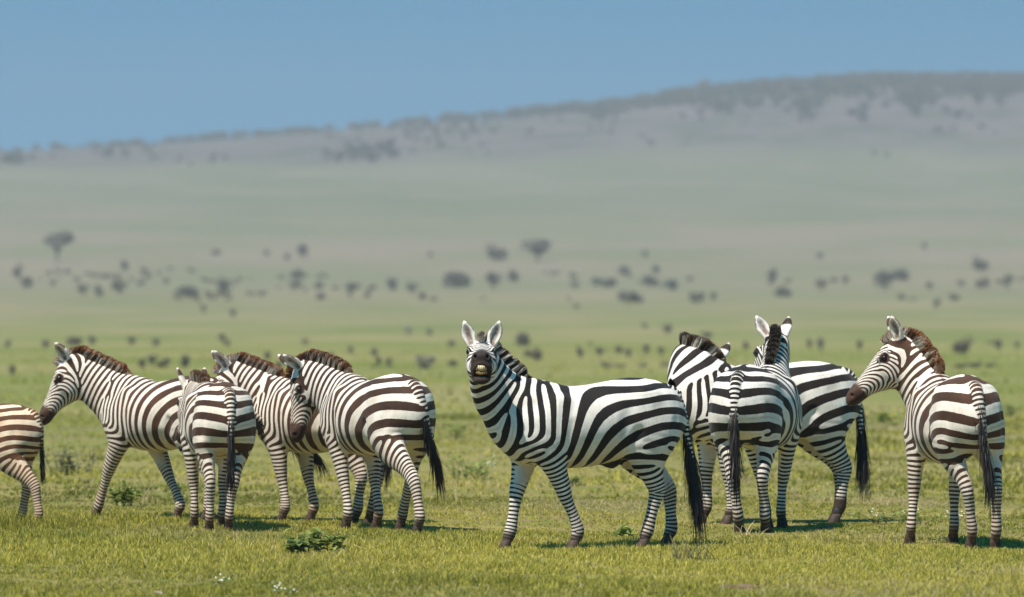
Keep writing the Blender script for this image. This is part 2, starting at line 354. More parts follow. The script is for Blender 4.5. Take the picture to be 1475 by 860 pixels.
    if 'fan' in pose:
        dxz = np.stack([(x - C[0]) * 1.0, (z - C[1])], 1); r = np.linalg.norm(dxz, axis=1) + 1e-6
        wv = sstep(*g('fan', 0), x + .25 * (z - 1.0))
        kv = np.stack([-np.ones(n), 0 * x, -.22 - .3 * (z - 1) + 0 * x], 1); kh = np.stack([-dxz[:, 0] / r, 0 * x, -dxz[:, 1] / r], 1)
        lam = lf + (lh_ - lf) * sstep(.1, -.3, x) - .035 * sstep(.8, .6, z) * sstep(-.2, -.5, x)
        kt = (kv * (1 - wv[:, None]) + kh * wv[:, None]); put(0, kt * (tp / lam)[:, None], -tp * (x + .2 * z) / lf * (1 - wv) - tp * r / .13 * wv)
    else:
        us = np.linspace(0, 1.8, 400); fu = sstep(.45, 1.05, us); lu = lh_ + (lf - lh_) * fu - .075 * sstep(.62, .26, us); PH = np.concatenate([[0], np.cumsum(tp / lu[:-1] * np.diff(us))])
        def pot(x_, z_):
            dx_ = x_ - C[0]; al = 1 - .9 * sstep(.15, 1.15, dx_); return np.interp(np.sqrt(dx_ ** 2 + al * (z_ - C[1]) ** 2), us, PH)
        e_ = .004; gx_ = (pot(x + e_, z) - pot(x - e_, z)) / (2 * e_); gz_ = (pot(x, z + e_) - pot(x, z - e_)) / (2 * e_)
        put(0, np.stack([-gx_, 0 * x, -gz_], 1), -pot(x, z))
    d, s, t = R['neck']; sn = s / ch['neck'].L[-1]; ca, cb = lf * 1.22, lf * .45 / ch['neck'].L[-1]; lamn = ca - cb * s
    ip = np.argmin(np.linalg.norm(X - V([.56, .16 * slim, 1.08]), axis=1)); ph0 = (-tp * (X[ip, 0] + .2 * X[ip, 2]) / lf) if 'fan' in pose else -pot(X[ip, 0], X[ip, 2])
    put(1, -t * (tp / lamn)[:, None], ph0 + tp / cb * (np.log(lamn) - math.log(ca - cb * s[ip])))
    # head: lines ringed round the mouth corner, running lengthwise over the brow
    Z = X - O; hs, hh, hyy = Z @ hd / HS, Z @ hu / HS, Z @ hl / HS
    ms, mu = .475, -.10; rs, ru = hs - ms, hh - mu; rr = np.sqrt(rs ** 2 + ru ** 2) + 1e-6
    kh_ = (rs / rr)[:, None] * hd + (ru / rr)[:, None] * hu - (np.tanh(hyy / .012) * 1.15)[:, None] * hl
    lamh = .0285 + .012 * sstep(.2, .05, hs); put(2, kh_ * (tp / lamh)[:, None], tp * HS * (rr - np.abs(hyy)) / .032)
    for i, k in ((3, 'fl'), (4, 'fr'), (5, 'hl'), (6, 'hr')):
        d, s, t = R[k]; sl = s / ch[k].L[-1]
        ll = (.043 - .016 * sl) if k[0] == 'f' else (.098 - .069 * sstep(.2, .68, sl))
        q0 = V([.43, .25, .86]) if k[0] == 'f' else V([-.50, .29, .80]); q0[1] *= (1 if k[1] == 'l' else -1) * slim; ip = np.argmin(np.linalg.norm(X - q0, axis=1))
        sg_ = np.linspace(0, s.max() + .01, 300); lg = np.interp(sg_, np.sort(s), ll[np.argsort(s)]); Ig = np.concatenate([[0], np.cumsum(tp / lg[:-1] * np.diff(sg_))])
        p0 = -pot(X[ip, 0], X[ip, 2]) if 'fan' not in pose else 0; put(i, t * (tp / ll)[:, None], p0 + np.interp(s, sg_, Ig) - np.interp(s[ip], sg_, Ig))
    d, s, t = R['tail']; put(7, t * (tp / .035), tp * s / .035)
    # slow wander of the field
    fr = rng.normal(0, 1, (9, 3)) * 5.0; po = rng.uniform(0, 6.3, 9)
    nz = [sum(np.sin(X @ fr[3 * c + j] * (1 + j) + po[3 * c + j]) for j in range(3)) / 3 for c in range(3)]
    K *= (1 + (.10 + .14 * (1 - W[:, 0])) [...] * nz[0])[:, None]; kn = np.linalg.norm(K, axis=1, keepdims=True)
    K += kn * (.12 + .26 * (W[:, 3:7].sum(1)))[:, None] * np.stack([nz[1] * .5, 0 * x, nz[2]], 1)
    E = np.vstack([Q[:, [0, 1]], Q[:, [1, 2]], Q[:, [2, 3]], Q[:, [3, 0]]]); E = np.unique(np.sort(E, 1), axis=0)
    i2 = np.concatenate([E[:, 0], E[:, 1]]); j2 = np.concatenate([E[:, 1], E[:, 0]]); od = np.argsort(i2, kind='stable'); i2, j2 = i2[od], j2[od]
    first = np.searchsorted(i2, np.arange(n)); slot = np.arange(len(i2)) - first[i2]; M = int(slot.max()) + 1
    NB_ = np.tile(np.arange(n)[:, None], (1, M)); RT = np.zeros((n, M), np.complex64)
    NB_[i2, slot] = j2; RT[i2, slot] = np.exp(1j * ((K[i2] + K[j2]) * .5 * (X[i2] - X[j2])).sum(1))
    psi = np.exp(1j * ph).astype(np.complex64)
    for it in range(220):
        psi = .35 * psi + (RT * psi[NB_]).sum(1); psi /= np.abs(psi) + 1e-6
    re = (RT * psi[NB_]).sum(1).real / 4 * .5 + psi.real * .5
    # bias: how much of each stripe is dark
    c0 = np.full(n, -.06); c0 += .10 * W[:, 2] + .06 * W[:, 3:7].sum(1)
    lin = np.zeros(n)
    for k, sg in (('fl', 1), ('fr', -1), ('hl', 1), ('hr', -1)):   # pale inner faces of the upper legs
        i = names.index(k); lin += W[:, i] * sstep(.25, .8, -N[:, 1] * sg) * sstep(.40, .62, z)
    c0 += 1.3 * lin
    c0 += .9 * W[:, 0] * sstep(-.8, -.97, N[:, 2]) * sstep(.85, .7, z)
    top = sstep(.022 + .03 * sstep(-.35, -.6, x), .008, np.abs(X[:, 1])) * W[:, 0] * (N[:, 2] > .3) * sstep(.55, .3, x); c0 -= 1.2 * top
    c0 -= .5 * sstep(-.55, -.66, x) * sstep(.05, .02, np.abs(X[:, 1])) * sstep(1.15, 1.25, z)
    val = re - c0 + .06 * nz[1]
    # forced colours: R dark, G white, B inner-ear grey, A dust
    col = np.zeros((n, 4)); col[:, 0] = sstep(.40, .445, hs + .25 * np.clip(hh + .1, -.1, .1) * 0 - .25 * np.maximum(0, hh + .02)) * (W[:, 2] > .5)
    if mouth: col[:, 0] = np.maximum(col[:, 0], sstep(.25, .31, hs + .55 * np.minimum(0, hh + .03) - .5 * np.maximum(0, np.abs(hyy) - .035)) * (W[:, 2] > .5))
    for sg in (1, -1):
        ed_ = np.linalg.norm((X - H(.165, -.004, sg * .1)) * 1.0, axis=1); col[:, 0] = np.maximum(col[:, 0], sstep(.052 + .014 * mouth, .036 + .01 * mouth, ed_))
    for (e, cav, ed, fc, E0, LN), dE in zip(ears, earD):
        q_ = ((X - E0) @ ed) / LN; m = (dE < .014) & (q_ > .12) & (D['head'] > .004)
        front = (N @ fc > .1); inn = cav.at(X)[0] < .006
        col[m, 1] = 1; bk = m & ~inn; col[bk, 0] = (sstep(.56, .64, q_) * sstep(.97, .9, q_))[bk] * np.where(front[bk], .75, 1)
        la_ = np.abs((X - E0) @ np.cross(ed, fc)); col[m & inn, 2] = (sstep(.034, .010, la_) * sstep(.96, .7, q_))[m & inn]
    for k in ('fl', 'fr', 'hl', 'hr'):
        i = names.index(k); col[:, 3] = np.maximum(col[:, 3], W[:, i] * sstep(.42, .06, z))
        col[:, 0] = np.maximum(col[:, 0], W[:, i] * sstep(.155, .10, z + .02 * nz[2]) * g('sock', .9))
    if 'sheath' in pose: col[:, 0] = np.maximum(col[:, 0], sstep(.02, .008, shc.at(X)[0]))
    if 'dark_sock' in pose:
        col[:, 0] = np.maximum(col[:, 0], (W[:, 5] + W[:, 6]) * sstep(.27, .2, z + .03 * nz[2]))
    bt = np.clip(brown + .35 * W[:, 1] * brown, 0, 1) * np.ones(n)
    root = bpy.data.objects.new(name, None); COL.objects.link(root); root.location = loc; root.rotation_euler = (0, 0, heading); root.scale = (scale, scale * yscale, scale)
    root['label'] = label; root['category'] = 'zebra'; root['group'] = 'zebras of the herd'
    mat = zebra_mat(brown, tan)
    body = mesh_from('body', X, Q, mat, root, {'val': val, 'msk': col})
    # hooves
    for k in ('fl', 'fr', 'hl', 'hr'):
        hx, hy_, hz, *_ = ch[k].hoof; zb = hz - .03; ring = []; f = []; ns = 14
        for j, (zz, rx, ry, ox) in enumerate(((-.002, .062, .05, .012), (.02, .059, .048, .008), (.05, .05, .043, -.004), (.082, .043, .039, -.016), (.09, .03, .028, -.02))):
            for a in range(ns):
                th = 2 * math.pi * a / ns; ring.append((hx + ox + rx * math.cos(th) * (1 if math.cos(th) > 0 else .8), hy_ + ry * math.sin(th), zb + zz))
        for j in range(4):
            for a in range(ns): f.append((j * ns + a, j * ns + (a + 1) % ns, (j + 1) * ns + (a + 1) % ns, (j + 1) * ns + a))
        f += [(a, (a + ns - 1) % ns, ns - 2 - a if 0 else (a + ns // 2) % ns, (a + ns // 2) % ns) for a in range(0)]
        mesh_from('hoof', ring, f, MAT['hoof'], root)
    # eyes
    for sg in (1, -1):
        c = H(.165, -.003, sg * .088); P_, F_ = sphere(c, .021 * HS, 16, 10); mesh_from('eye', P_, F_, MAT['eye'], root)
    kd = KDTree(n)
    for i in range(n): kd.insert(X[i], i)
    kd.balance()
    # mane: bristles along the crest of the neck, a forelock between the ears
    nc = ch['neck']; cr = []
    for i in range(len(nc.P)):
        rw = nc.R[i]; la = nrm(rw[5:8] - nc.tan[i] * (rw[5:8] @ nc.tan[i])); no = np.cross(nc.tan[i], la); cr.append(np.concatenate([nc.P[i] + no * (rw[4] - .018), no, la, nc.tan[i]]))
    cr = np.array(cr); i0 = int(len(cr) * .22); cr = cr[i0:]
    pl = H(.03, .03, 0); cr = np.vstack([cr, np.concatenate([pl, nrm(hu * .8 - hd * .5), hl, nrm(hd + hu * .1)])]); cr = np.vstack([cr, np.concatenate([H(.075, .042, 0), nrm(hu * .75 + hd * .35), hl, hd])])
    NBL = g('mane_n', 9500); hgt = g('mane_h', .098); tt = rng.beta(1.05, 1.0, NBL) * (len(cr) - 1.001); ii = tt.astype(int); fr_ = (tt - ii)[:, None]
    B = cr[ii] * (1 - fr_) + cr[ii + 1] * fr_; un = tt / (len(cr) - 1)
    hh_ = hgt * (.35 + .65 * sstep(0, .25, un)) * (1 - .3 * sstep(.9, 1, un)) * rng.uniform(.72, 1.06, NBL) * (1 + .04 * np.sin(un * 31 + seed))
    yj = rng.normal(0, .45, NBL).clip(-1, 1); base = B[:, :3] + B[:, 6:9] * (yj * .028 * (1 - .7 * sstep(.86, 1, un)))[:, None] - B[:, 3:6] * (.004 + .012 * np.abs(yj))[:, None]
    dr = nrm_rows(B[:, 3:6] + B[:, 6:9] * (yj * .16 + rng.normal(0, .05, NBL))[:, None] + B[:, 9:12] * (rng.normal(.0, .06, NBL) - .10)[:, None])
    sidev = nrm_rows(np.cross(dr, rng.normal(0, 1, (NBL, 3)))); wd = .0034
    lev = ((-.0, 1.), (.5, .95), (.85, .8), (1.0, .25)); Pm = []; tipa = []
    for q_, w_ in lev:
        c = base + dr * (hh_ * q_ + .02 * (q_ > 0))[:, None]
        Pm += [c - sidev * wd * w_, c + sidev * wd * w_]; tipa += [np.full(NBL, q_)] * 2
    Pm = np.stack(Pm, 1).reshape(-1, 3); tipa = np.stack(tipa, 1).ravel()
    Fm = (np.arange(NBL)[:, None, None] * 8 + V([(0, 1, 3, 2), (2, 3, 5, 4), (4, 5, 7, 6)])[None]).reshape(-1, 4)
    mv = np.empty(NBL)
    for i in range(NBL):
        b_ = base[i] + B[i, 6:9] * (.075 if yj[i] > 0 else -.075) - B[i, 3:6] * .07; mv[i] = val[kd.find(b_)[1]]
    mesh_from('mane', Pm, Fm, MAT_mane(min(1.2, brown * 1.6)), root, {'val': np.repeat(mv, 8), 'tip': tipa, 'rnd': np.repeat(rng.uniform(0, 1, NBL), 8)}, smooth=False)
    # tail tuft
    NT = g('tuft_n', 620); tc = ch['tail']; s0 = rng.uniform(g('tuft_from', .38), 1., NT) * (len(tc.P) - 1.01); ii = s0.astype(int); a = (s0 - ii)[:, None]
    b0 = tc.P[ii] * (1 - a) + tc.P[ii + 1] * a; td = tc.tan[ii]; ang = rng.uniform(0, 6.28, NT); sprd = rng.uniform(0, 1, NT) ** .7
    od = np.stack([np.cos(ang), np.sin(ang), 0 * ang], 1); LNt = g('tuft_len', .36) * rng.uniform(.55, 1.15, NT) * (.45 + .55 * s0 / len(tc.P))
    lv = 6; Pt = []; dirn = nrm_rows(td + od * (.22 * sprd)[:, None]); fall = V(g('tuft_dir', (0, 0, -1.)))
    sid = nrm_rows(np.cross(td, od + .3 * rng.normal(0, 1, (NT, 3))))
    p = b0 + od * (.012 * sprd)[:, None]; ta = []
    for j in range(lv):
        w_ = .0045 * (1 - .85 * (j / (lv - 1)) ** 2)
        Pt += [p - sid * w_, p + sid * w_]; ta += [np.full(NT, j / (lv - 1))] * 2
        dirn = nrm_rows(dirn + .28 * fall + .05 * rng.normal(0, 1, (NT, 3))); p = p + dirn * (LNt / (lv - 1))[:, None]
    Pt = np.stack(Pt, 1).reshape(-1, 3); ta = np.stack(ta, 1).ravel()
    qf = V([(2 * j, 2 * j + 1, 2 * j + 3, 2 * j + 2) for j in range(lv - 1)])
    Ft = (np.arange(NT)[:, None, None] * (2 * lv) + qf[None]).reshape(-1, 4)
    mesh_from('tail_tuft', Pt, Ft, MAT['tuft_grey'] if g('tuft_grey', 0) else MAT['tuft'], root, {'rnd': np.repeat(rng.uniform(0, 1, NT), 2 * lv), 'tip': ta}, smooth=False)
    if mouth: build_teeth(H, hd, hu, hl, root)
    root.update_tag(); return root

def sphere(c, r, nu, nv):
    P = [];F = []
    for j in range(nv + 1):
        th = math.pi * (j + .0) / nv; th = min(max(th, .02), math.pi - .02)
        for i in range(nu):
            a = 2 * math.pi * i / nu; P.append((c[0] + r * math.sin(th) * math.cos(a), c[1] + r * math.sin(th) * math.sin(a), c[2] + r * math.cos(th)))
    for j in range(nv):
        for i in range(nu): F.append((j * nu + i, (j + 1) * nu + i, (j + 1) * nu + (i + 1) % nu, j * nu + (i + 1) % nu))
    return np.array(P), F

def build_teeth(H, hd, hu, hl, root):
    for row, (u0, u1) in enumerate(((-.060, -.100), (-.102, -.126))):
        P = []; F = []
        for t in range(6):
            a = (t - 2.5) / 2.5; j_ = math.sin(7.3 * t + 3 * row); yc = a * .0325 + .001 * j_; so = .568 - .020 * a * a - .004 * row + .0025 * j_; w = .0061 * (1 - .16 * abs(a)) * (1 + .08 * j_)
            b = len(P)
            for (s_, uu, ww) in ((so - .03, u0, w * .9), (so - .004, u0, w * .85), (so, (u0 + u1) / 2, w), (so - .003, u1 + (.006 * abs(a) + .003 * j_) * (1 - 2 * row * 0), w * .92), (so - .03, u1, w)):
                P += [H(s_, uu, yc - ww), H(s_, uu, yc + ww)]
            for j in range(4): F.append((b + 2 * j, b + 2 * j + 1, b + 2 * j + 3, b + 2 * j + 2))
            F += [(b, b + 2, b + 4, b + 8), (b + 1, b + 9, b + 5, b + 3)]
        mesh_from('upper_teeth' if row == 0 else 'lower_teeth', P, F, MAT['teeth' if row == 0 else 'teeth_low'], root)
    P_, F_ = sphere((0, 0, 0), 1., 16, 8); P_ = np.array([H(.515 + .045 * p[0], -.052 + .014 * p[2], .045 * p[1]) for p in P_]); mesh_from('gum', P_, F_, MAT['gum'], root)
# ---------------------------------------------------------------- the land
CREST_PX = V_([(-900, 262), (-300, 236), (0, 219), (200, 206), (400, 189), (600, 173), (740, 163), (900, 149), (1000, 133), (1100, 122), (1240, 112), (1475, 110), (1800, 118), (2600, 150)])
PROF = V_([(-200, 0), (430, 0), (600, .25), (900, 3.2), (1300, 11.5), (1800, 28), (2400, 52), (3000, 79)])
CR_Y = 4000.
CREST_PX[:, 1] += 6
def gz(x, y):
    x = np.asarray(x, float); y = np.asarray(y, float); z = np.interp(y, PROF[:, 0], PROF[:, 1])
    for d in (60., -60.): z = z + np.interp(y + d, PROF[:, 0], PROF[:, 1])
    z = z / 3
    px = W_PX / 2 + x / np.maximum(y, 3000) * F_PX
    zc = EYE + (HORIZON - np.interp(px, CREST_PX[:, 0], CREST_PX[:, 1])) * CR_Y / F_PX
    t = np.clip((y - 2950) / (CR_Y - 2950), 0, 1); back = np.clip((y - CR_Y) / 2500, 0, 1)
    hill = 79 + (zc - 79) * (t + .12 * np.sin(t * math.pi)) - 70 * back ** 1.5
    z = np.where(y > 2950, hill, z)
    far = sst(120, 700, y)
    z = z + far * (1.2 * np.sin(x * .011 + y * .004) * np.sin(y * .0063) + .5 * np.sin(x * .031 + 1.7) * np.sin(y * .017 + x * .01)) * sst(500, 1500, y)
    z = z + .025 * np.sin(x * .9 + y * .35) * np.sin(y * .6 - x * .2) * sst(52, 60, y)
    return z
def project(p):
    return W_PX / 2 + p[0] / p[1] * F_PX, HORIZON - (p[2] - EYE) / p[1] * F_PX
def ground_at(px, py):
    """the ground point that stands at a pixel of the photograph"""
    lo, hi = 20., 3990.
    for _ in range(60):
        m = (lo * hi) ** .5; x = (px - W_PX / 2) / F_PX * m
        if project((x, m, float(gz(x, m))))[1] > py: lo = m
        else: hi = m
    x = (px - W_PX / 2) / F_PX * lo; return x, lo, float(gz(x, lo))
ys = np.concatenate([np.arange(-90, 30, 10), np.arange(30, 130, 1.), 130 * 1.02 ** np.arange(0, 198)]); ys = ys[ys < 4750]
xs = np.concatenate([np.arange(0, 14, .5), 14 * 1.11 ** np.arange(0, 52)]); xs = xs[xs < 2900]; xs = np.concatenate([-xs[:0:-1], xs])
gx, gy = np.meshgrid(xs, ys); P_ = np.stack([gx, gy, gz(gx, gy)], -1).reshape(-1, 3); nx, ny_ = len(xs), len(ys)
ii = (np.arange(ny_ - 1)[:, None] * nx + np.arange(nx - 1)[None]).ravel(); FQ = np.stack([ii, ii + 1, ii + nx + 1, ii + nx], 1)
m, nt, b = newmat('savanna_ground'); t = NT(nt); oc = t.coord(); sx = t.sep(oc)
nA = t.noise(t.mapv(oc, (.5, .5, .5)), 1., 4.); nB = t.noise(t.mapv(oc, (.035, .012, .03)), 1., 4.); nC = t.noise(t.mapv(oc, (4, 4, 4)), 1., 3.)
near = t.mix(t.ramp(nA, .36, .64), (.14, .15, .026), (.23, .20, .055)); near = t.mix(t.ramp(nC, .42, .66, 0., .85), near, (.21, .145, .08))
mid = t.mix(t.ramp(nB, .38, .62), (.135, .155, .036), (.215, .19, .075))
nD = t.noise(t.mapv(oc, (.012, .005, .01)), 1., 3.); belt = t.mix(t.ramp(nD, .36, .62), (.195, .165, .115), (.155, .155, .09))
nE = t.noise(t.mapv(oc, (.011, .006, .01)), 1., 6., .65); slope = t.mix(t.ramp(nE, .35, .65), (.125, .135, .075), (.165, .155, .10))
nF = t.noise(t.mapv(oc, (.022, .012, .02)), 1., 4.); hillc = t.mix(t.ramp(nF, .42, .6), (.13, .11, .10), (.08, .085, .065))
wob = t.math('MULTIPLY', t.math('SUBTRACT', nD, .5), 1.)
yv = sx[1]
def zone(a, b_, amp): return t.ramp(t.math('ADD', yv, t.math('MULTIPLY', wob, amp)), a, b_)
c = t.mix(zone(55, 110, 0), near, mid); c = t.mix(zone(330, 1500, 400), c, belt); c = t.mix(zone(1800, 2250, 700), c, slope); c = t.mix(zone(2950, 3200, 300), c, hillc)
t.put(b.inputs['Base Color'], c); b.inputs['Roughness'].default_value = .95; b.inputs['Specular IOR Level'].default_value = .1
t.put(b.inputs['Normal'], t.bump(nC, .5, .05))
def structure(o, kind='structure'): o['kind'] = kind; return o
structure(mesh_from('ground', P_, FQ, m, None))
# the air
hz = bpy.data.materials.new('haze_air'); hz.use_nodes = True; hn = hz.node_tree; hn.nodes.clear(); ho = hn.nodes.new('ShaderNodeOutputMaterial'); hv = hn.nodes.new('ShaderNodeVolumePrincipled')
hv.inputs['Color'].default_value = HAZE_COL; hv.inputs['Density'].default_value = HAZE_D; hv.inputs['Anisotropy'].default_value = 0.0
hn.links.new(hv.outputs[0], ho.inputs['Volume'])
HB = [(-3300, -140, -3), (3300, -140, -3), (3300, 4800, -3), (-3300, 4800, -3), (-3300, -140, 200), (3300, -140, 200), (3300, 4800, 200), (-3300, 4800, 200)]
structure(mesh_from('haze', HB, [(0, 3, 2, 1), (4, 5, 6, 7), (0, 1, 5, 4), (1, 2, 6, 5), (2, 3, 7, 6), (3, 0, 4, 7)], hz, None, smooth=False), 'stuff')

# ---------------------------------------------------------------- grass: one sward of blades
rng = np.random.default_rng(11)
def vnoise(x, y, f, seed):
    r = np.random.default_rng(seed); a = r.uniform(0, 6.28, 14); k = r.normal(0, 1, (14, 2)) * f; s = 0
    for i in range(14): s = s + np.sin(x * k[i, 0] + y * k[i, 1] + a[i])
    return s / 14 ** .5
def sward(n_t, y0, y1, wid, hmul, nb, bw, pw):
    y = (y0 ** pw + rng.uniform(0, 1, n_t) * (y1 ** pw - y0 ** pw)) ** (1 / pw); x = rng.uniform(-1, 1, n_t) * y * wid
    d = vnoise(x, y, 1.3, 1) * .5 + vnoise(x, y, .35, 2) * .6 + vnoise(x, y, 5., 3) * .45
    keep = rng.uniform(0, 1, n_t) * (1 + 3 * sst(90, 320, y)) < .14 + .86 / (1 + np.exp(-2.8 * (d + .42))); x, y, d = x[keep], y[keep], d[keep]
    th = (.016 + .013 * np.exp(1.15 * d)).clip(.010, .14) * hmul * rng.uniform(.7, 1.4, len(x))
    hue = vnoise(x, y, .45, 5) * .5 + rng.normal(0, .5, len(x)); dry = vnoise(x, y, .9, 7) + rng.normal(0, .6, len(x))
    n = len(x) * nb; rep = lambda a: np.repeat(a, nb)
    sp = rep(th) * .45; bx = rep(x) + rng.normal(0, 1, n) * sp; by = rep(y) + rng.normal(0, 1, n) * sp
    h = rep(th) * rng.uniform(.5, 1.25, n); an = rng.uniform(0, 6.28, n); ln = rng.uniform(.1, .85, n); fa = rng.uniform(0, 6.28, n)
    w = bw * rng.uniform(.7, 1.4, n) * (1 + (by - 40) / 90)
    wx, wy = np.cos(fa) * w, np.sin(fa) * w; lx, ly = np.cos(an) * h * ln, np.sin(an) * h * ln; z = gz(bx, by) - .006
    P = np.stack([np.stack([bx - wx, by - wy, z], 1), np.stack([bx + wx, by + wy, z], 1), np.stack([bx + lx * .4 - wx * .7, by + ly * .4 - wy * .7, z + h * .62], 1),
                  np.stack([bx + lx * .4 + wx * .7, by + ly * .4 + wy * .7, z + h * .62], 1), np.stack([bx + lx, by + ly, z + h], 1)], 1)
    cc = np.stack([rep(hue) * .6 + .46 + rng.normal(0, .22, n), rep(dry) * .36 + .25 + rng.normal(0, .12, n), rng.uniform(0, 1, n), np.ones(n)], 1)
    return P, np.repeat(cc, 5, 0)
G1 = [sward(*a) for a in ((int(98000 * GRASS), 35.5, 58, .112, 1., 7, .0029, 1.6), (int(40000 * GRASS), 56, 110, .108, 1.25, 6, .005, 1.4), (int(20000 * GRASS), 105, 420, .105, 1.4, 5, .010, .6))]
Pg = np.concatenate([g[0] for g in G1]).reshape(-1, 3); Cg = np.concatenate([g[1] for g in G1]); nb_ = len(Pg) // 5
tri = (np.arange(nb_)[:, None, None] * 5 + np.array([(0, 1, 3), (0, 3, 2), (2, 3, 4)])[None]).reshape(-1, 3)
m, nt, b = newmat('grass_blades'); t = NT(nt); ca = t.attr('tint'); sp = nt.nodes.new('ShaderNodeSeparateColor'); nt.links.new(ca.outputs['Color'], sp.inputs[0])
gcol = t.mix(sp.outputs[0], (.13, .15, .014), (.55, .47, .085)); gcol = t.mix(t.ramp(sp.outputs[1], .42, .8), gcol, (.50, .40, .20)); gcol = t.mix(t.ramp(sp.outputs[2], .96, .99), gcol, (.62, .54, .34))
t.put(b.inputs['Base Color'], gcol); b.inputs['Roughness'].default_value = .6; b.inputs['Specular IOR Level'].default_value = .25
tr = nt.nodes.new('ShaderNodeBsdfTranslucent'); t.put(tr.inputs[0], gcol); ms_ = nt.nodes.new('ShaderNodeMixShader'); ms_.inputs[0].default_value = .3
out = [n for n in nt.nodes if n.type == 'OUTPUT_MATERIAL'][0]; nt.links.new(b.outputs[0], ms_.inputs[1]); nt.links.new(tr.outputs[0], ms_.inputs[2]); nt.links.new(ms_.outputs[0], out.inputs[0])
structure(mesh_from('grass', Pg, tri, m, None, {'tint': Cg}, smooth=False), 'stuff')

# ---------------------------------------------------------------- far trees and bushes
def leaf_cloud(rs, lobes, n, ls):
    """small leaf clumps spread through a few uneven lobes; unit width, base at z=0"""
    P = []; F = []
    wts = np.array([l[3] * l[4] for l in lobes]); which = rs.choice(len(lobes), n, p=wts / wts.sum())
    for q in range(n):
        cx, cy, cz, rx, rz = lobes[which[q]]; d = rs.normal(0, 1, 3); d /= np.linalg.norm(d); rr = rs.uniform(.35, 1.06) ** .6
        c = np.array([cx + d[0] * rx * rr, cy + d[1] * rx * rr, cz + d[2] * rz * rr]); u = rs.normal(0, 1, 3); u /= np.linalg.norm(u); v = np.cross(u, rs.normal(0, 1, 3)); v /= np.linalg.norm(v)
        s = ls * rs.uniform(.6, 1.4); b = len(P); P += [c - u * s, c + v * s * .6, c + u * s, c - v * s * .6]; F.append((b, b + 1, b + 2, b + 3))
    return np.array(P), F
def stem_mesh(pts, r0, r1, ns=6):
    P = []; F = []
    for i, p in enumerate(pts):
        r = r0 + (r1 - r0) * i / (len(pts) - 1)
        for a in range(ns): P.append((p[0] + r * math.cos(6.2832 * a / ns), p[1] + r * math.sin(6.2832 * a / ns), p[2]))
    for i in range(len(pts) - 1):
        for a in range(ns): F.append((i * ns + a, i * ns + (a + 1) % ns, (i + 1) * ns + (a + 1) % ns, (i + 1) * ns + a))
    return P, F
def join(ms):
    P = []; F = []
    for p, f in ms:
        b = len(P); P += [tuple(q) for q in p]; F += [tuple(i + b for i in g) for g in f]
    return P, F
def foliage_mat(name, a, b_, c_, thin=0):
    m, nt, b = newmat(name); t = NT(nt); n1 = t.noise(t.coord(), 3.5, 3.); n2 = t.noise(t.coord(), 14., 2.)
    t.put(b.inputs['Base Color'], t.mix(t.ramp(n2, .55, .75, 0., .6), t.mix(t.ramp(n1, .35, .65), a, b_), c_)); b.inputs['Roughness'].default_value = .75; b.inputs['Specular IOR Level'].default_value = .15; MAT[name] = m
    if thin:
        tr = nt.nodes.new('ShaderNodeBsdfTranslucent'); t.put(tr.inputs[0], b.inputs['Base Color'].links[0].from_socket); ms_ = nt.nodes.new('ShaderNodeMixShader'); ms_.inputs[0].default_value = thin
        out = [n for n in nt.nodes if n.type == 'OUTPUT_MATERIAL'][0]; nt.links.new(b.outputs[0], ms_.inputs[1]); nt.links.new(tr.outputs[0], ms_.inputs[2]); nt.links.new(ms_.outputs[0], out.inputs[0])
foliage_mat('bush_leaf', (.12, .118, .098), (.145, .138, .115), (.16, .148, .12)); foliage_mat('dry_leaf', (.13, .11, .09), (.16, .135, .11), (.11, .105, .08)); foliage_mat('pale_leaf', (.26, .24, .20), (.33, .29, .25), (.2, .2, .14))
foliage_mat('scrub_leaf', (.13, .125, .09), (.17, .155, .115), (.15, .15, .09)); foliage_mat('hill_leaf', (.05, .06, .045), (.085, .092, .07), (.11, .11, .08)); plain('bark', (.11, .085, .065), .9, .1, 8., .35)
PROTO = {}
rs = np.random.default_rng(4)
for kind, nv in (('round', 4), ('flat', 2), ('low', 4), ('tall', 2)):
    for v in range(nv):
        if kind == 'flat': lobes = [(rs.uniform(-.28, .28), rs.uniform(-.28, .28), .62 + rs.uniform(-.05, .1), .2, .13) for _ in range(7)] + [(.0, 0, .45, .15, .12)]; tk = [[(0, 0, 0), (.02, 0, .25), (-.03, 0, .5)], [(0, 0, .22), (.16, .03, .42), (.24, .05, .58)], [(0, 0, .22), (-.14, -.03, .42), (-.22, -.05, .6)]]
        elif kind == 'round': lobes = [(rs.uniform(-.22, .22), rs.uniform(-.22, .22), rs.uniform(.3, .62), rs.uniform(.18, .27), rs.uniform(.16, .24)) for _ in range(6)]; tk = [[(0, 0, 0), (.02, 0, .2), (-.02, .02, .45)], [(0, 0, .12), (.14, .05, .4)]]
        elif kind == 'low': lobes = [(rs.uniform(-.32, .32), rs.uniform(-.2, .2), rs.uniform(.16, .3), rs.uniform(.14, .22), rs.uniform(.12, .2)) for _ in range(7)]; tk = [[(0, 0, 0), (.1, 0, .2)], [(0, 0, 0), (-.13, .05, .22)], [(.02, 0, 0), (.0, -.06, .25)]]
        else: lobes = [(rs.uniform(-.16, .16), rs.uniform(-.16, .16), rs.uniform(.35, 1.05), rs.uniform(.15, .26), rs.uniform(.16, .24)) for _ in range(7)]; tk = [[(0, 0, 0), (.02, 0, .35), (-.02, .02, .8)], [(0, 0, .3), (.14, .05, .6)]]
        cr = leaf_cloud(rs, lobes, 420, .052); tr_ = join([stem_mesh(k_, .028, .012) for k_ in tk])
        PROTO[kind, v] = (cr, tr_)
MESHC = {}
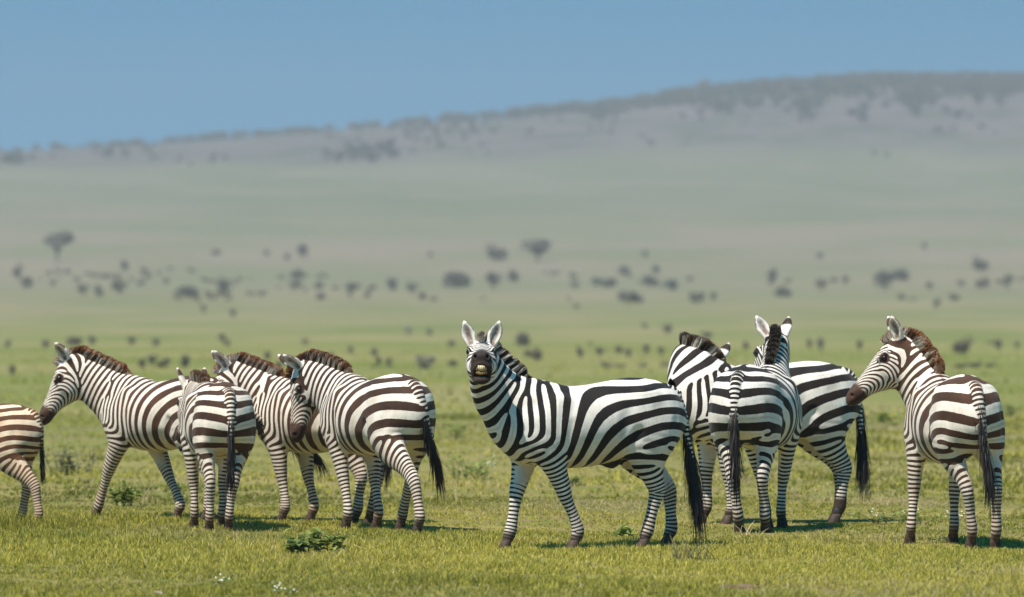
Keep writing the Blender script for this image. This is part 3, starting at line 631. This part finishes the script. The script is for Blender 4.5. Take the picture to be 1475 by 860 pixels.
def shared_mesh(key, pf, mat):
    if key not in MESHC:
        me = bpy.data.meshes.new(key[0]); me.from_pydata([tuple(p) for p in pf[0]], [], [tuple(f) for f in pf[1]]); me.materials.append(mat); MESHC[key] = me
    return MESHC[key]
def thing(name, label, cat, loc, rot=0, scale=(1, 1, 1), group=None):
    o = bpy.data.objects.new(name, None); COL.objects.link(o); o.location = loc; o.rotation_euler = (0, 0, rot); o.scale = scale
    o['label'] = label; o['category'] = cat
    if group: o['group'] = group
    return o
def child(name, me, parent):
    o = bpy.data.objects.new(name, me); COL.objects.link(o); o.parent = parent; return o
rb = random.Random(8)
def far_plant(px, py, wpx, hpx, kind='round', mat='bush_leaf', label=None, name='bush', cat='bush', group=None):
    x, y, z = ground_at(px, py); w = wpx / F_PX * y; tall = {'flat': .78, 'round': .78, 'low': .42, 'tall': 1.2}[kind]; h = hpx / F_PX * y / tall
    v = rb.randrange({'flat': 2, 'round': 4, 'low': 4, 'tall': 2}[kind])
    o = thing(name, label, cat, (x, y, z - .02 * h), rb.uniform(0, 6.28), (w * 1.15, w * 1.15, h * 1.1), group)
    child('crown', shared_mesh(('crown', kind, v, mat), PROTO[kind, v][0], MAT[mat]), o); child('trunk', shared_mesh(('trunk', kind, v), PROTO[kind, v][1], MAT['bark']), o)
    return o
LB = 'small blurred grey bush scattered in the hazy belt below the far slope'
LR = 'tiny dark shrub low in the grass on the plain behind the zebras'
GB, GR = 'bushes scattered over the hazy belt', 'tiny shrubs along the edge of the green plain'
BIG = [
 (83, 377, 46, 38, 'flat', 'bush_leaf', 'solitary flat-topped tree standing at far left on the hazy plain', 'tree', 'tree'),
 (26, 402, 20, 22, 'round', 'bush_leaf', 'upper left bush of the leaning pair near the left edge of the hazy belt', 'bush', 'bush'),
 (38, 418, 24, 18, 'round', 'bush_leaf', 'lower right bush of the leaning pair near the left edge of the hazy belt', 'bush', 'bush'),
 (272, 429, 38, 17, 'low', 'bush_leaf', 'wide low bush in the belt straight above the rear-view zebra on the left', 'bush', 'bush'),
 (325, 426, 29, 24, 'round', 'bush_leaf', 'rounded bush just right of the wide low bush left of centre', 'bush', 'bush'),
 (438, 373, 24, 20, 'round', 'bush_leaf', 'dark round bush highest up the slope above the left group of zebras', 'bush', 'bush'),
 (427, 404, 25, 17, 'round', 'bush_leaf', 'dark bush directly above another bush, left of centre in the belt', 'bush', 'bush'),
 (423, 421, 17, 16, 'round', 'bush_leaf', 'narrow bush directly below a darker bush, left of centre in the belt', 'bush', 'bush'),
 (505, 433, 21, 25, 'tall', 'bush_leaf', 'upright dark bush left of the centre of the hazy belt', 'bush', 'bush'),
 (657, 414, 46, 22, 'low', 'bush_leaf', 'broad dark bush above and left of the grimacing zebra', 'bush', 'bush'),
 (711, 418, 31, 23, 'round', 'bush_leaf', 'rounded bush directly above the grimacing zebra, next to the broad dark bush', 'bush', 'bush'),
 (740, 408, 20, 21, 'round', 'bush_leaf', 'smaller bush just right of the rounded bush above the grimacing zebra', 'bush', 'bush'),
 (715, 377, 38, 25, 'round', 'bush_leaf', 'left one of the two largest trees high on the slope at the centre', 'tree', 'tree'),
 (774, 377, 52, 29, 'round', 'bush_leaf', 'right and widest one of the two largest trees high on the slope at the centre', 'tree', 'tree'),
 (905, 437, 40, 16, 'low', 'bush_leaf', 'long low bush nearest us in the belt right of centre', 'bush', 'bush'),
 (967, 417, 30, 15, 'low', 'bush_leaf', 'dark low bush at the right end of the bush row right of centre', 'bush', 'bush'),
 (935, 413, 28, 15, 'low', 'bush_leaf', 'low bush in the middle of the bush row right of centre', 'bush', 'bush'),
 (870, 414, 34, 13, 'low', 'bush_leaf', 'wide faint bush at the left end of the bush row right of centre', 'bush', 'bush'),
 (1112, 410, 23, 21, 'round', 'bush_leaf', 'upper bush of the stacked pair above the zebra looking away', 'bush', 'bush'),
 (1125, 428, 28, 15, 'low', 'bush_leaf', 'lower wider bush of the stacked pair above the zebra looking away', 'bush', 'bush'),
 (1275, 419, 38, 27, 'round', 'bush_leaf', 'large bush above the head of the rightmost zebra', 'bush', 'bush'),
 (1299, 404, 34, 16, 'low', 'bush_leaf', 'wide bush touching the upper right of the large bush over the rightmost zebra', 'bush', 'bush'),
 (1412, 392, 29, 22, 'round', 'bush_leaf', 'round bush highest up the slope near the right edge', 'bush', 'bush'),
 (1415, 416, 26, 17, 'round', 'bush_leaf', 'bush straight below the highest bush near the right edge', 'bush', 'bush'),
 (1452, 420, 21, 24, 'tall', 'bush_leaf', 'rightmost upright bush in the hazy belt', 'bush', 'bush'),
 (1387, 512, 38, 26, 'round', 'dry_leaf', 'purplish brown shrub standing behind the back of the rightmost zebra', 'bush', 'bush'),
 (613, 525, 26, 12, 'low', 'pale_leaf', 'pale whitish shrub in the grass left of the grimacing zebra', 'bush', 'bush'),
 (588, 486, 13, 14, 'round', 'pale_leaf', 'tiny pale rounded shrub up the plain left of the grimacing zebra', 'bush', 'bush'),
 (773, 522, 20, 22, 'round', 'dry_leaf', 'brownish bush just right of the grimacing zebra and its mane', 'bush', 'bush'),
 (752, 499, 26, 20, 'low', 'bush_leaf', 'faint leaning bush up and right of the grimacing zebra', 'bush', 'bush'),
 (108, 499, 28, 13, 'low', 'dry_leaf', 'low wide dark shrub above the mane of the left profile zebra', 'bush', 'bush'),
 (16, 543, 13, 16, 'round', 'bush_leaf', 'small dark round shrub nearest us at the left edge of the plain', 'bush', 'bush')]
for a in BIG: far_plant(*a[:6], label=a[6], name=a[7], cat=a[8])
BELT = [(120, 427, 18, 17), (141, 428, 16, 16), (172, 425, 25, 20), (203, 412, 14, 10), (180, 391, 14, 15), (414, 375, 13, 11), (530, 430, 14, 13), (565, 419, 18, 17), (594, 425, 18, 17), (606, 434, 18, 12), (463, 432, 14, 11),
        (293, 451, 13, 11), (336, 458, 15, 12), (900, 396, 16, 14), (945, 397, 15, 14), (828, 418, 16, 12), (1004, 437, 21, 15), (1026, 434, 14, 12), (1183, 421, 21, 17), (1217, 408, 12, 11), (1340, 418, 15, 11), (1385, 414, 14, 10), (1350, 443, 12, 12), (830, 446, 12, 8), (76, 414, 12, 10), (240, 408, 12, 8), (1330, 360, 12, 10), (930, 371, 14, 9), (312, 367, 14, 8), (385, 370, 12, 9), (620, 372, 12, 8), (1180, 372, 12, 8)]
for i, a in enumerate(BELT): far_plant(*a, kind=('round', 'low', 'round')[i % 3], label=LB, group=GB)
ROW = [(12, 501, 14, 12), (65, 500, 17, 10), (132, 497, 16, 14), (188, 498, 17, 12), (225, 498, 12, 11), (320, 496, 14, 14), (328, 501, 12, 11), (205, 530, 14, 14), (218, 528, 16, 16), (240, 528, 12, 12), (267, 530, 14, 20), (385, 522, 14, 15), (402, 537, 14, 15), (478, 521, 13, 14), (545, 529, 12, 14), (505, 512, 11, 12), (540, 513, 13, 12), (560, 526, 14, 10), (619, 484, 12, 11),
       (836, 516, 13, 15), (864, 515, 18, 13), (892, 513, 17, 13), (906, 514, 14, 11), (932, 513, 13, 16), (952, 514, 13, 13), (960, 480, 22, 11), (928, 474, 11, 10), (1166, 504, 12, 14), (1183, 505, 15, 17), (1238, 507, 13, 16), (1440, 506, 15, 16), (1018, 488, 14, 10), (1465, 505, 10, 12), (760, 516, 12, 12), (650, 500, 12, 9), (440, 498, 14, 9), (1130, 500, 10, 10), (1075, 503, 12, 11)]
for i, a in enumerate(ROW): far_plant(*a, kind=('round', 'low', 'round')[i % 3], mat='dry_leaf' if i % 2 else 'bush_leaf', label=LR, group=GR)
# trees on the ridge
def ridge(px, dy, w, h, kind, label):
    x = (px - W_PX / 2) / F_PX * CR_Y; z = float(gz(x, CR_Y)); s = CR_Y / F_PX
    o = thing('tree', label, 'tree', (x, CR_Y, z - 1.), rb.uniform(0, 6), (w * s, w * s, h * s / {'flat': .78, 'round': .78, 'tall': 1.2}[kind]))
    child('crown', shared_mesh(('crown', kind, 0, 'bush_leaf'), PROTO[kind, 0][0], MAT['bush_leaf']), o); child('trunk', shared_mesh(('trunk', kind, 0), PROTO[kind, 0][1], MAT['bark']), o)
ridge(1012, 0, 26, 24, 'flat', 'lone tree rising above the skyline where the ridge climbs to the right')
ridge(697, 0, 16, 17, 'round', 'small round tree breaking the skyline of the ridge near its middle')
ridge(950, 0, 17, 14, 'round', 'low tree on the skyline left of the lone ridge tree')
ridge(505, 0, 16, 11, 'round', 'low dark tree on the left half of the ridge skyline')
ridge(92, 0, 18, 10, 'round', 'leftmost dark tree on the ridge skyline')
# woodland on the hill: uncountable, one mass
wl = []; rw = np.random.default_rng(21)
def grove(px, t_, wpx, n, size, dens=1.):
    for _ in range(n):
        p = px + rw.normal(0, wpx / 2); tt = np.clip(t_ + rw.normal(0, .05), .08, 1.02); y = 2950 + (CR_Y - 2950) * tt; x = (p - W_PX / 2) / F_PX * y
        s = size * rw.uniform(.5, 1.25); wl.append((x, y, float(gz(x, y)), s))
for _ in range(330): grove(rw.uniform(-500, 1975), rw.uniform(.88, 1.0), 30, 2, 7.)
for _ in range(520): p = rw.uniform(650, 1975) ; p = p if rw.uniform() < (p - 500) / 700 else 1475 - abs(rw.normal(0, 250)); grove(p, 1.0 - abs(rw.normal(0, .22)) * np.clip((p - 500) / 700, .1, 1), 30, 4, 9.)
for p, t_, w, n, s in ((855, .80, 30, 14, 8), (1040, .50, 18, 8, 9), (1158, .42, 20, 9, 8), (1320, .50, 26, 16, 9), (1285, .52, 18, 6, 8), (1240, .72, 30, 12, 8), (1100, .75, 60, 18, 8), (1420, .7, 60, 20, 8), (535, .2, 60, 26, 7), (870, .62, 40, 10, 6), (18, .25, 20, 10, 8), (160, .4, 40, 8, 6), (620, .5, 50, 10, 6)): grove(p, t_, w, n, s)
for _ in range(130): grove(rw.uniform(-500, 1975), rw.uniform(.15, .85), 25, 2, 4.5)
base_c, _f = leaf_cloud(np.random.default_rng(2), [(rw.uniform(-.25, .25), rw.uniform(-.25, .25), rw.uniform(.25, .55), .25, .22) for _ in range(5)], 70, .13)
Wp = np.concatenate([base_c @ np.array([[math.cos(a), math.sin(a), 0], [-math.sin(a), math.cos(a), 0], [0, 0, 1]]).T * s + V_([x, y, z]) for (x, y, z, s), a in zip(wl, rw.uniform(0, 6, len(wl)))])
sb = []
for _ in range(24):
    p, q = rw.uniform(-400, 1875), rw.uniform(392, 436); x, y, z = ground_at(p, q)
    for _k in range(rw.integers(3, 9)): dx, dy = rw.normal(0, 5, 2); sb.append((x + dx, y + dy * 3, float(gz(x + dx, y + dy * 3)) - .25, rw.uniform(1.2, 2.8)))
for _ in range(14):
    p, q = rw.uniform(-400, 1875), rw.uniform(488, 535); x, y, z = ground_at(p, q)
    for _k in range(rw.integers(2, 6)): dx, dy = rw.normal(0, .7, 2); sb.append((x + dx, y + dy * 4, float(gz(x + dx, y + dy * 4)) - .1, rw.uniform(.3, .75)))
Sp = np.concatenate([base_c @ np.array([[math.cos(a), math.sin(a), 0], [-math.sin(a), math.cos(a), 0], [0, 0, .7]]).T * s + V_([x, y, z]) for (x, y, z, s), a in zip(sb, rw.uniform(0, 6, len(sb)))])
structure(mesh_from('low_scrub', Sp, np.arange(len(Sp)).reshape(-1, 4), MAT['scrub_leaf'], None, smooth=False), 'stuff')
structure(mesh_from('woodland', Wp, np.arange(len(Wp)).reshape(-1, 4), MAT['hill_leaf'], None, smooth=False), 'stuff')
# ---------------------------------------------------------------- the herd
def place(px, Y, th, s, feet=None, **kw):
    """stand a zebra at a pixel and distance; feet gives the pixel column of each hoof"""
    X = (px - W_PX / 2) / F_PX * Y; t_ = R(th); fw = V([math.cos(t_), math.sin(t_)]); lf = V([-fw[1], fw[0]]); pose = kw.pop('pose', {})
    for k, v in (feet or {}).items():
        x0, y0 = (.47, .126) if k[0] == 'f' else (-.552, .126)
        if k[1] == 'r': y0 = -y0
        ext = v[1:] if isinstance(v, tuple) else (); v = v[0] if isinstance(v, tuple) else v
        ox = (v - px) / F_PX * Y / s - (x0 * fw[0] + y0 * lf[0])   # world shift still needed across the picture
        if abs(fw[0]) > .42: dx, dy = ox / fw[0], 0
        else: dx, dy = (ext[0] if ext else 0), 0; dy = (ox - dx * fw[0]) / lf[0]
        dz = ext[1] if len(ext) > 1 else 0
        pose[k] = (float(np.clip(dx, -.5, .5)), float(np.clip(dy, -.2, .2)), dz)
    return build_zebra('zebra', (X, Y, -.012), t_, scale=s, pose=pose, **kw)
HD = HQ
place(842, 45.0, 206, 1.0, dict(fl=825, fr=728, hl=926, hr=962), seed=3, h=.0080 * HD, mouth=True, brown=.0, 
      pose=dict(neck_yaw=30, neck_spread=(.0, .6, 1.2), neck_pitch=(34, 50, 55), neck_len=(.34, .24, .17), neck_slim=.93, head_yaw=64, head_pitch=-5, tail=(-.1, .1), tail_len=1.1, tuft_len=.62, tuft_n=700, mane_h=.108, lam_front=.080, lam_haunch=.128, sheath=1, ear_l=(.95, .33, -.05, .15, 1.), ear_r=(.95, .33, -.05, .15, 1.)),
      label='zebra in the middle baring its teeth at the camera with raised head')
place(240, 51.5, 136, .975, dict(fl=133, fr=254, hl=300, hr=322), seed=7, h=.0088 * HD, brown=.75, tan=.4,
      pose=dict(lam_front=.060, lam_haunch=.132, neck_yaw=38, neck_pitch=(29, 33, 33), neck_len=(.28, .27, .22), head_yaw=46, head_pitch=-58, tail=(-.35, -.95)), label='left zebra walking in profile with its nose over the back of the brownish foal')
place(311, 49.1, 102, .95, dict(hl=306, hr=333), seed=13, h=.009 * HD, brown=.7, tan=.4, slim=.88,
      pose=dict(neck_yaw=4, neck_pitch=(18, 17, 14), head_yaw=6, head_pitch=-42, tail=(0, 0), tuft_grey=1), label='zebra seen from directly behind in the left group with its tail hanging straight down')
place(462, 50.9, 138, .965, dict(fl=405, fr=446, hl=512, hr=532), seed=21, h=.0092 * HD, brown=.8, tan=.4,
      pose=dict(neck_yaw=28, lam_front=.060, lam_haunch=.14, neck_pitch=(32, 32, 29), head_yaw=50, head_pitch=-62), label='zebra half hidden behind another in the left group, its face tucked behind a striped rump')
place(540, 49.05, 118, 1.0, dict(fl=497, fr=541, hl=604, hr=577), seed=34, h=.0085 * HD, brown=.6, tan=.3, slim=.95,
      pose=dict(neck_yaw=28, neck_pitch=(32, 28, 22), head_yaw=74, head_pitch=-78, tail=(.1, -.25), lam_front=.068, lam_haunch=.165, tuft_len=.42), label='zebra nearest on the left with lowered head, striped rump and dark tail toward us')
place(1098, 50.7, 201, 1.07, dict(fl=1046, fr=1010, hl=1204, hr=1206), seed=42, h=.0088 * HD, brown=.08, tan=0,
      pose=dict(neck_yaw=-142, neck_spread=(.06, .58, 1.), neck_pitch=(52, 26, -2), neck_len=(.25, .22, .42), head_yaw=-120, head_pitch=-46, ear_l=(.95, .4, -.1, .2, .9), ear_r=(.95, .4, -.1, .2, .9), tail=(-.02, .12), dark_sock=1, lam_front=.070, lam_haunch=.15, tuft_len=.5, sock=1), label='zebra curling its neck back to the right, body hidden behind the rump of another')
place(1092, 48.9, 75, 1.06, dict(hl=(1061, -.05), hr=(1099, .05), fl=(1110, .1), fr=(1131, .1)), seed=55, h=.0088 * HD, brown=.05, slim=.95,
      pose=dict(neck_yaw=10, neck_pitch=(41, 45, 45), head_yaw=42, head_pitch=-35, tail=(0, 0), lam_haunch=.165, tuft_grey=1, tuft_len=.45, ear_l=(.9, .35, -.2, .3, -.9), ear_r=(.9, .45, -.2, .9, .5)), label='zebra seen from behind on the right with head up, looking away between raised ears')
place(1370, 45.5, 100, 1.02, dict(fl=1316, fr=1379, hl=1390, hr=1425), seed=68, h=.0080 * HD, brown=.8, tan=.3, slim=.88,
      pose=dict(neck_yaw=52, neck_pitch=(46, 52, 54), head_yaw=82, head_pitch=-42, tail=(0, -.1), lam_haunch=.165, tuft_n=800, tuft_from=.25, tuft_grey=1, tuft_len=.42), label='rightmost zebra with a reddish mane, its muzzle against the rump of the zebra beside it')
place(-36, 50.2, 150, .80, dict(hl=57, hr=29), seed=77, h=.0088 * HD, brown=1.5, tan=1.2,
      pose=dict(neck_pitch=(20, 10, 0), head_pitch=-50, tail=(0, -.1), lam_front=.058, lam_haunch=.13, tuft_len=.22, tuft_grey=1), label='brownish zebra foal cut off by the left edge of the picture, rump toward us')
# ---------------------------------------------------------------- plants, dry stalks, stones near the herd
foliage_mat('weed_leaf', (.19, .25, .06), (.29, .34, .10), (.40, .40, .16), .35); foliage_mat('weed_dark', (.11, .16, .045), (.18, .23, .075), (.27, .29, .12), .3); foliage_mat('grey_weed', (.14, .16, .08), (.21, .22, .12), (.28, .26, .17), .3)
plain('weed_stem', (.17, .15, .07), .7, .2, 20., .3); plain('straw', (.42, .34, .18), .7, .2, 15., .3); plain('white_petal', (.72, .70, .64), .6, .2, 60., .1); plain('red_earth', (.15, .10, .06), .95, .1, 9., .35); plain('pink_stone', (.42, .30, .24), .9, .1, 25., .3)
def leaf(P, F, p, d, up, ln, wd):
    d = nrm(d); s = nrm(np.cross(d, up)); n_ = np.cross(s, d); b = len(P)
    for q, w_, dz in ((0, .08, 0), (.25, .8, .05), (.55, 1., .07), (.82, .55, .02), (1., .04, -.08)):
        c = p + d * ln * q + n_ * ln * dz; P += [c - s * wd * w_ + n_ * wd * w_ * .35, c, c + s * wd * w_ + n_ * wd * w_ * .35]
    for j in range(4):
        a = b + 3 * j; F += [(a, a + 1, a + 4, a + 3), (a + 1, a + 2, a + 5, a + 4)]
def weed(px, py, w, h, label, stems=7, lf=(.10, .028), nleaf=8, mat='weed_leaf', flowers=0, seed=0, name='leafy_weed', cat='plant', depth=.5):
    r = np.random.default_rng(seed + 100); x, y, z = ground_at(px, py); W_, H_ = w / F_PX * y, h / F_PX * y
    o = thing(name, label, cat, (x, y, z)); S = []; LP, LF, FP, FF = [], [], [], []
    for k in range(stems):
        bx, by = r.uniform(-.32, .32) * W_, r.uniform(-.4, .4) * W_ * depth; ex = bx + r.normal(0, .22) * W_; ey = by + r.normal(0, .2) * W_ * depth; hh = H_ * r.uniform(.55, 1.)
        pts = [np.array([bx + (ex - bx) * q ** 1.4, by + (ey - by) * q ** 1.4, hh * (q - .12 * q * q)]) for q in (-.05, .25, .5, .75, 1.)]
        S.append(stem_mesh(pts, .005, .0025, 5))
        for j in range(nleaf):
            q = r.uniform(.12, 1.); i = min(3, int(q * 4)); p = pts[i] + (pts[i + 1] - pts[i]) * (q * 4 - i if i < 4 else 1); a = r.uniform(0, 6.28)
            leaf(LP, LF, p, np.array([math.cos(a), math.sin(a), r.uniform(-.15, .75)]), np.array([0, 0, 1.]), lf[0] * r.uniform(.6, 1.25), lf[1] * r.uniform(.7, 1.2))
        if k < flowers:
            for _ in range(5):
                c = pts[-1] + r.normal(0, .018, 3); b = len(FP)
                for a in range(6): FP.append(c + .0065 * np.array([math.cos(a * 1.047), math.sin(a * 1.047) * .6, .5 * math.sin(a * 1.047)]))
                FF.append(tuple(range(b, b + 6)))
    sm = join(S); mesh_py('stem', sm[0], sm[1], MAT['weed_stem'], o); mesh_py('foliage', LP, LF, MAT[mat], o)
    if FP: mesh_py('blossom', FP, FF, MAT['white_petal'], o)
    return o
def mesh_py(name, P, F, mat, parent):
    me = bpy.data.meshes.new(name); me.from_pydata([tuple(map(float, p)) for p in P], [], [tuple(f) for f in F]); me.materials.append(mat); o = bpy.data.objects.new(name, me); COL.objects.link(o)
    if parent is not None: o.parent = parent
    return o
def stalks(px, py, w, h, label, n=14, mat='straw', seed=0, name='dry_stalks', cat='dry grass', wd=.003, spread=.25):
    r = np.random.default_rng(seed + 300); x, y, z = ground_at(px, py); W_, H_ = w / F_PX * y, h / F_PX * y; P, F = [], []
    for k in range(n):
        bx, by = r.normal(0, .2) * W_, r.normal(0, .2) * W_; lx, ly = r.normal(0, spread) * H_, r.normal(0, spread) * H_; hh = H_ * r.uniform(.45, 1.); s = wd * r.uniform(.7, 1.3); b = len(P); a = r.uniform(0, 3.14); ca, sa = math.cos(a) * s, math.sin(a) * s
        for q in (-.03, .35, .7, 1.): c = np.array([bx + lx * q * q, by + ly * q * q, hh * q]); e = 1 - .6 * q; P += [c - [ca * e, sa * e, 0], c + [ca * e, sa * e, 0]]
        for j in range(3): F.append((b + 2 * j, b + 2 * j + 1, b + 2 * j + 3, b + 2 * j + 2))
    o = mesh_py(name, P, F, MAT[mat], None); o.location = (x, y, z); o['label'] = label; o['category'] = cat; return o
weed(455, 797, 105, 38, 'broad-leaved green weed in the foreground below the front hooves of the left group', 20, (.095, .026), 7, 'weed_leaf', seed=1)
weed(430, 800, 46, 24, 'darker leaved clump at the left foot of the broad-leaved foreground weed', 7, (.10, .034), 7, 'weed_dark', seed=2)
o = mesh_py('twig', *stem_mesh([(-.19, 0, .02), (-.1, -.02, .07), (0, 0, .085), (.1, .01, .06), (.2, -.02, .03)], .008, .004), MAT['straw'], None); x, y, z = ground_at(490, 796); o.location = (x, y, z); o['label'] = 'bare pale twig arching at the right of the broad-leaved foreground weed'; o['category'] = 'twig'
weed(180, 729, 44, 42, 'bushy green weed behind the legs of the zebra in profile on the left', 11, (.085, .026), 9, 'weed_leaf', seed=3)
weed(253, 722, 34, 44, 'thin yellowish weed with drooping leaves beside the trailing foreleg of the left profile zebra', 4, (.10, .018), 6, 'weed_leaf', seed=4)
weed(105, 684, 92, 44, 'wide grey-green shrubby clump between the foal and the left profile zebra', 22, (.08, .018), 9, 'grey_weed', seed=5, depth=.8)
weed(40, 690, 50, 30, 'low green clump just behind the legs of the foal', 9, (.07, .018), 7, 'weed_dark', seed=15)
weed(672, 690, 80, 38, 'green clump with small white flowers left of the grimacing zebra', 16, (.075, .022), 8, 'weed_leaf', flowers=4, seed=6, depth=.8)
weed(650, 632, 60, 26, 'low bright green clump in the grass right of the left group rump', 14, (.09, .022), 7, 'weed_leaf', seed=7, depth=.8)
weed(1285, 755, 150, 22, 'sprawling low weed with tiny white flowers behind the rightmost zebra', 20, (.055, .014), 6, 'weed_leaf', flowers=7, seed=8, depth=.35)
weed(1272, 612, 50, 24, 'small green clump in the distance right of the long black tail', 12, (.11, .03), 7, 'weed_leaf', seed=9, depth=.8)
weed(1445, 600, 46, 22, 'dark green clump in the grass at the right edge behind the rightmost zebra', 12, (.12, .03), 7, 'weed_dark', seed=10, depth=.8)
weed(1062, 690, 46, 40, 'pale green weed showing between the legs of the zebra seen from behind', 9, (.09, .02), 7, 'grey_weed', seed=11)
weed(905, 776, 40, 13, 'single low plant with long flat leaves near the hind hooves of the grimacing zebra', 3, (.16, .028), 4, 'weed_leaf', seed=12)
weed(818, 700, 36, 18, 'low dark green clump seen under the belly of the grimacing zebra', 8, (.07, .018), 6, 'weed_dark', seed=13)
weed(318, 842, 26, 9, 'tiny white-flowered weed low in the left foreground grass', 5, (.04, .01), 4, 'weed_leaf', flowers=3, seed=16)
weed(408, 856, 34, 10, 'white-flowered weed at the bottom edge left of centre', 6, (.04, .01), 4, 'weed_leaf', flowers=3, seed=17)
stalks(212, 728, 40, 66, 'tall dry straw stalks between the forelegs of the left profile zebra', 12, seed=1)
stalks(122, 716, 22, 42, 'short pale dry stalks in front of the left profile zebra', 7, seed=2)
stalks(72, 690, 30, 54, 'thin dry stalks rising from behind the foal tail', 8, seed=12)
stalks(648, 722, 40, 52, 'dry reddish grass stalks beside the long black tail of the left group', 14, seed=3)
stalks(992, 808, 76, 40, 'wiry brown dry tuft beside the hind hooves of the grimacing zebra', 60, 'weed_stem', seed=4, wd=.004, spread=.55)
stalks(1078, 772, 50, 24, 'short dry tuft near the hooves of the zebra seen from behind on the right', 16, seed=5, spread=.5)
stalks(905, 596, 60, 26, 'yellowish dry tuft in the grass behind the back of the grimacing zebra', 20, seed=6)
def lump(px, py, w, h, label, mat, name, cat, seed, dep=.7):
    r = np.random.default_rng(seed); x, y, z = ground_at(px, py); W_, H_ = w / F_PX * y / 2, h / F_PX * y; P, F = sphere((0, 0, 0), 1., 18, 10); d = np.ones(len(P))
    for k in range(6): v = r.normal(0, 1, 3) * 2.2; d += .07 * np.sin(P @ v + r.uniform(0, 6))
    P = P * d[:, None] * np.array([W_, W_ * dep, H_]); o = mesh_py(name, P, F, MAT[mat], None); o.location = (x, y, z)
    for p in o.data.polygons: p.use_smooth = True
    o['label'] = label; o['category'] = cat; return o
lump(226, 858, 22, 6, 'small pinkish stone at the bottom edge on the left', 'pink_stone', 'stone', 'stone', 1)
lump(1062, 846, 60, 5, 'low reddish bare earth mound in the right foreground grass', 'red_earth', 'earth_mound', 'earth', 2, 1.4)
lump(868, 800, 40, 4, 'small brown earth clod near the front hooves of the grimacing zebra', 'red_earth', 'earth_mound', 'earth', 3, 1.2)
lump(1190, 762, 26, 5, 'brown dung lump beside the dark hind hoof right of centre', 'red_earth', 'dung_heap', 'dung', 4)
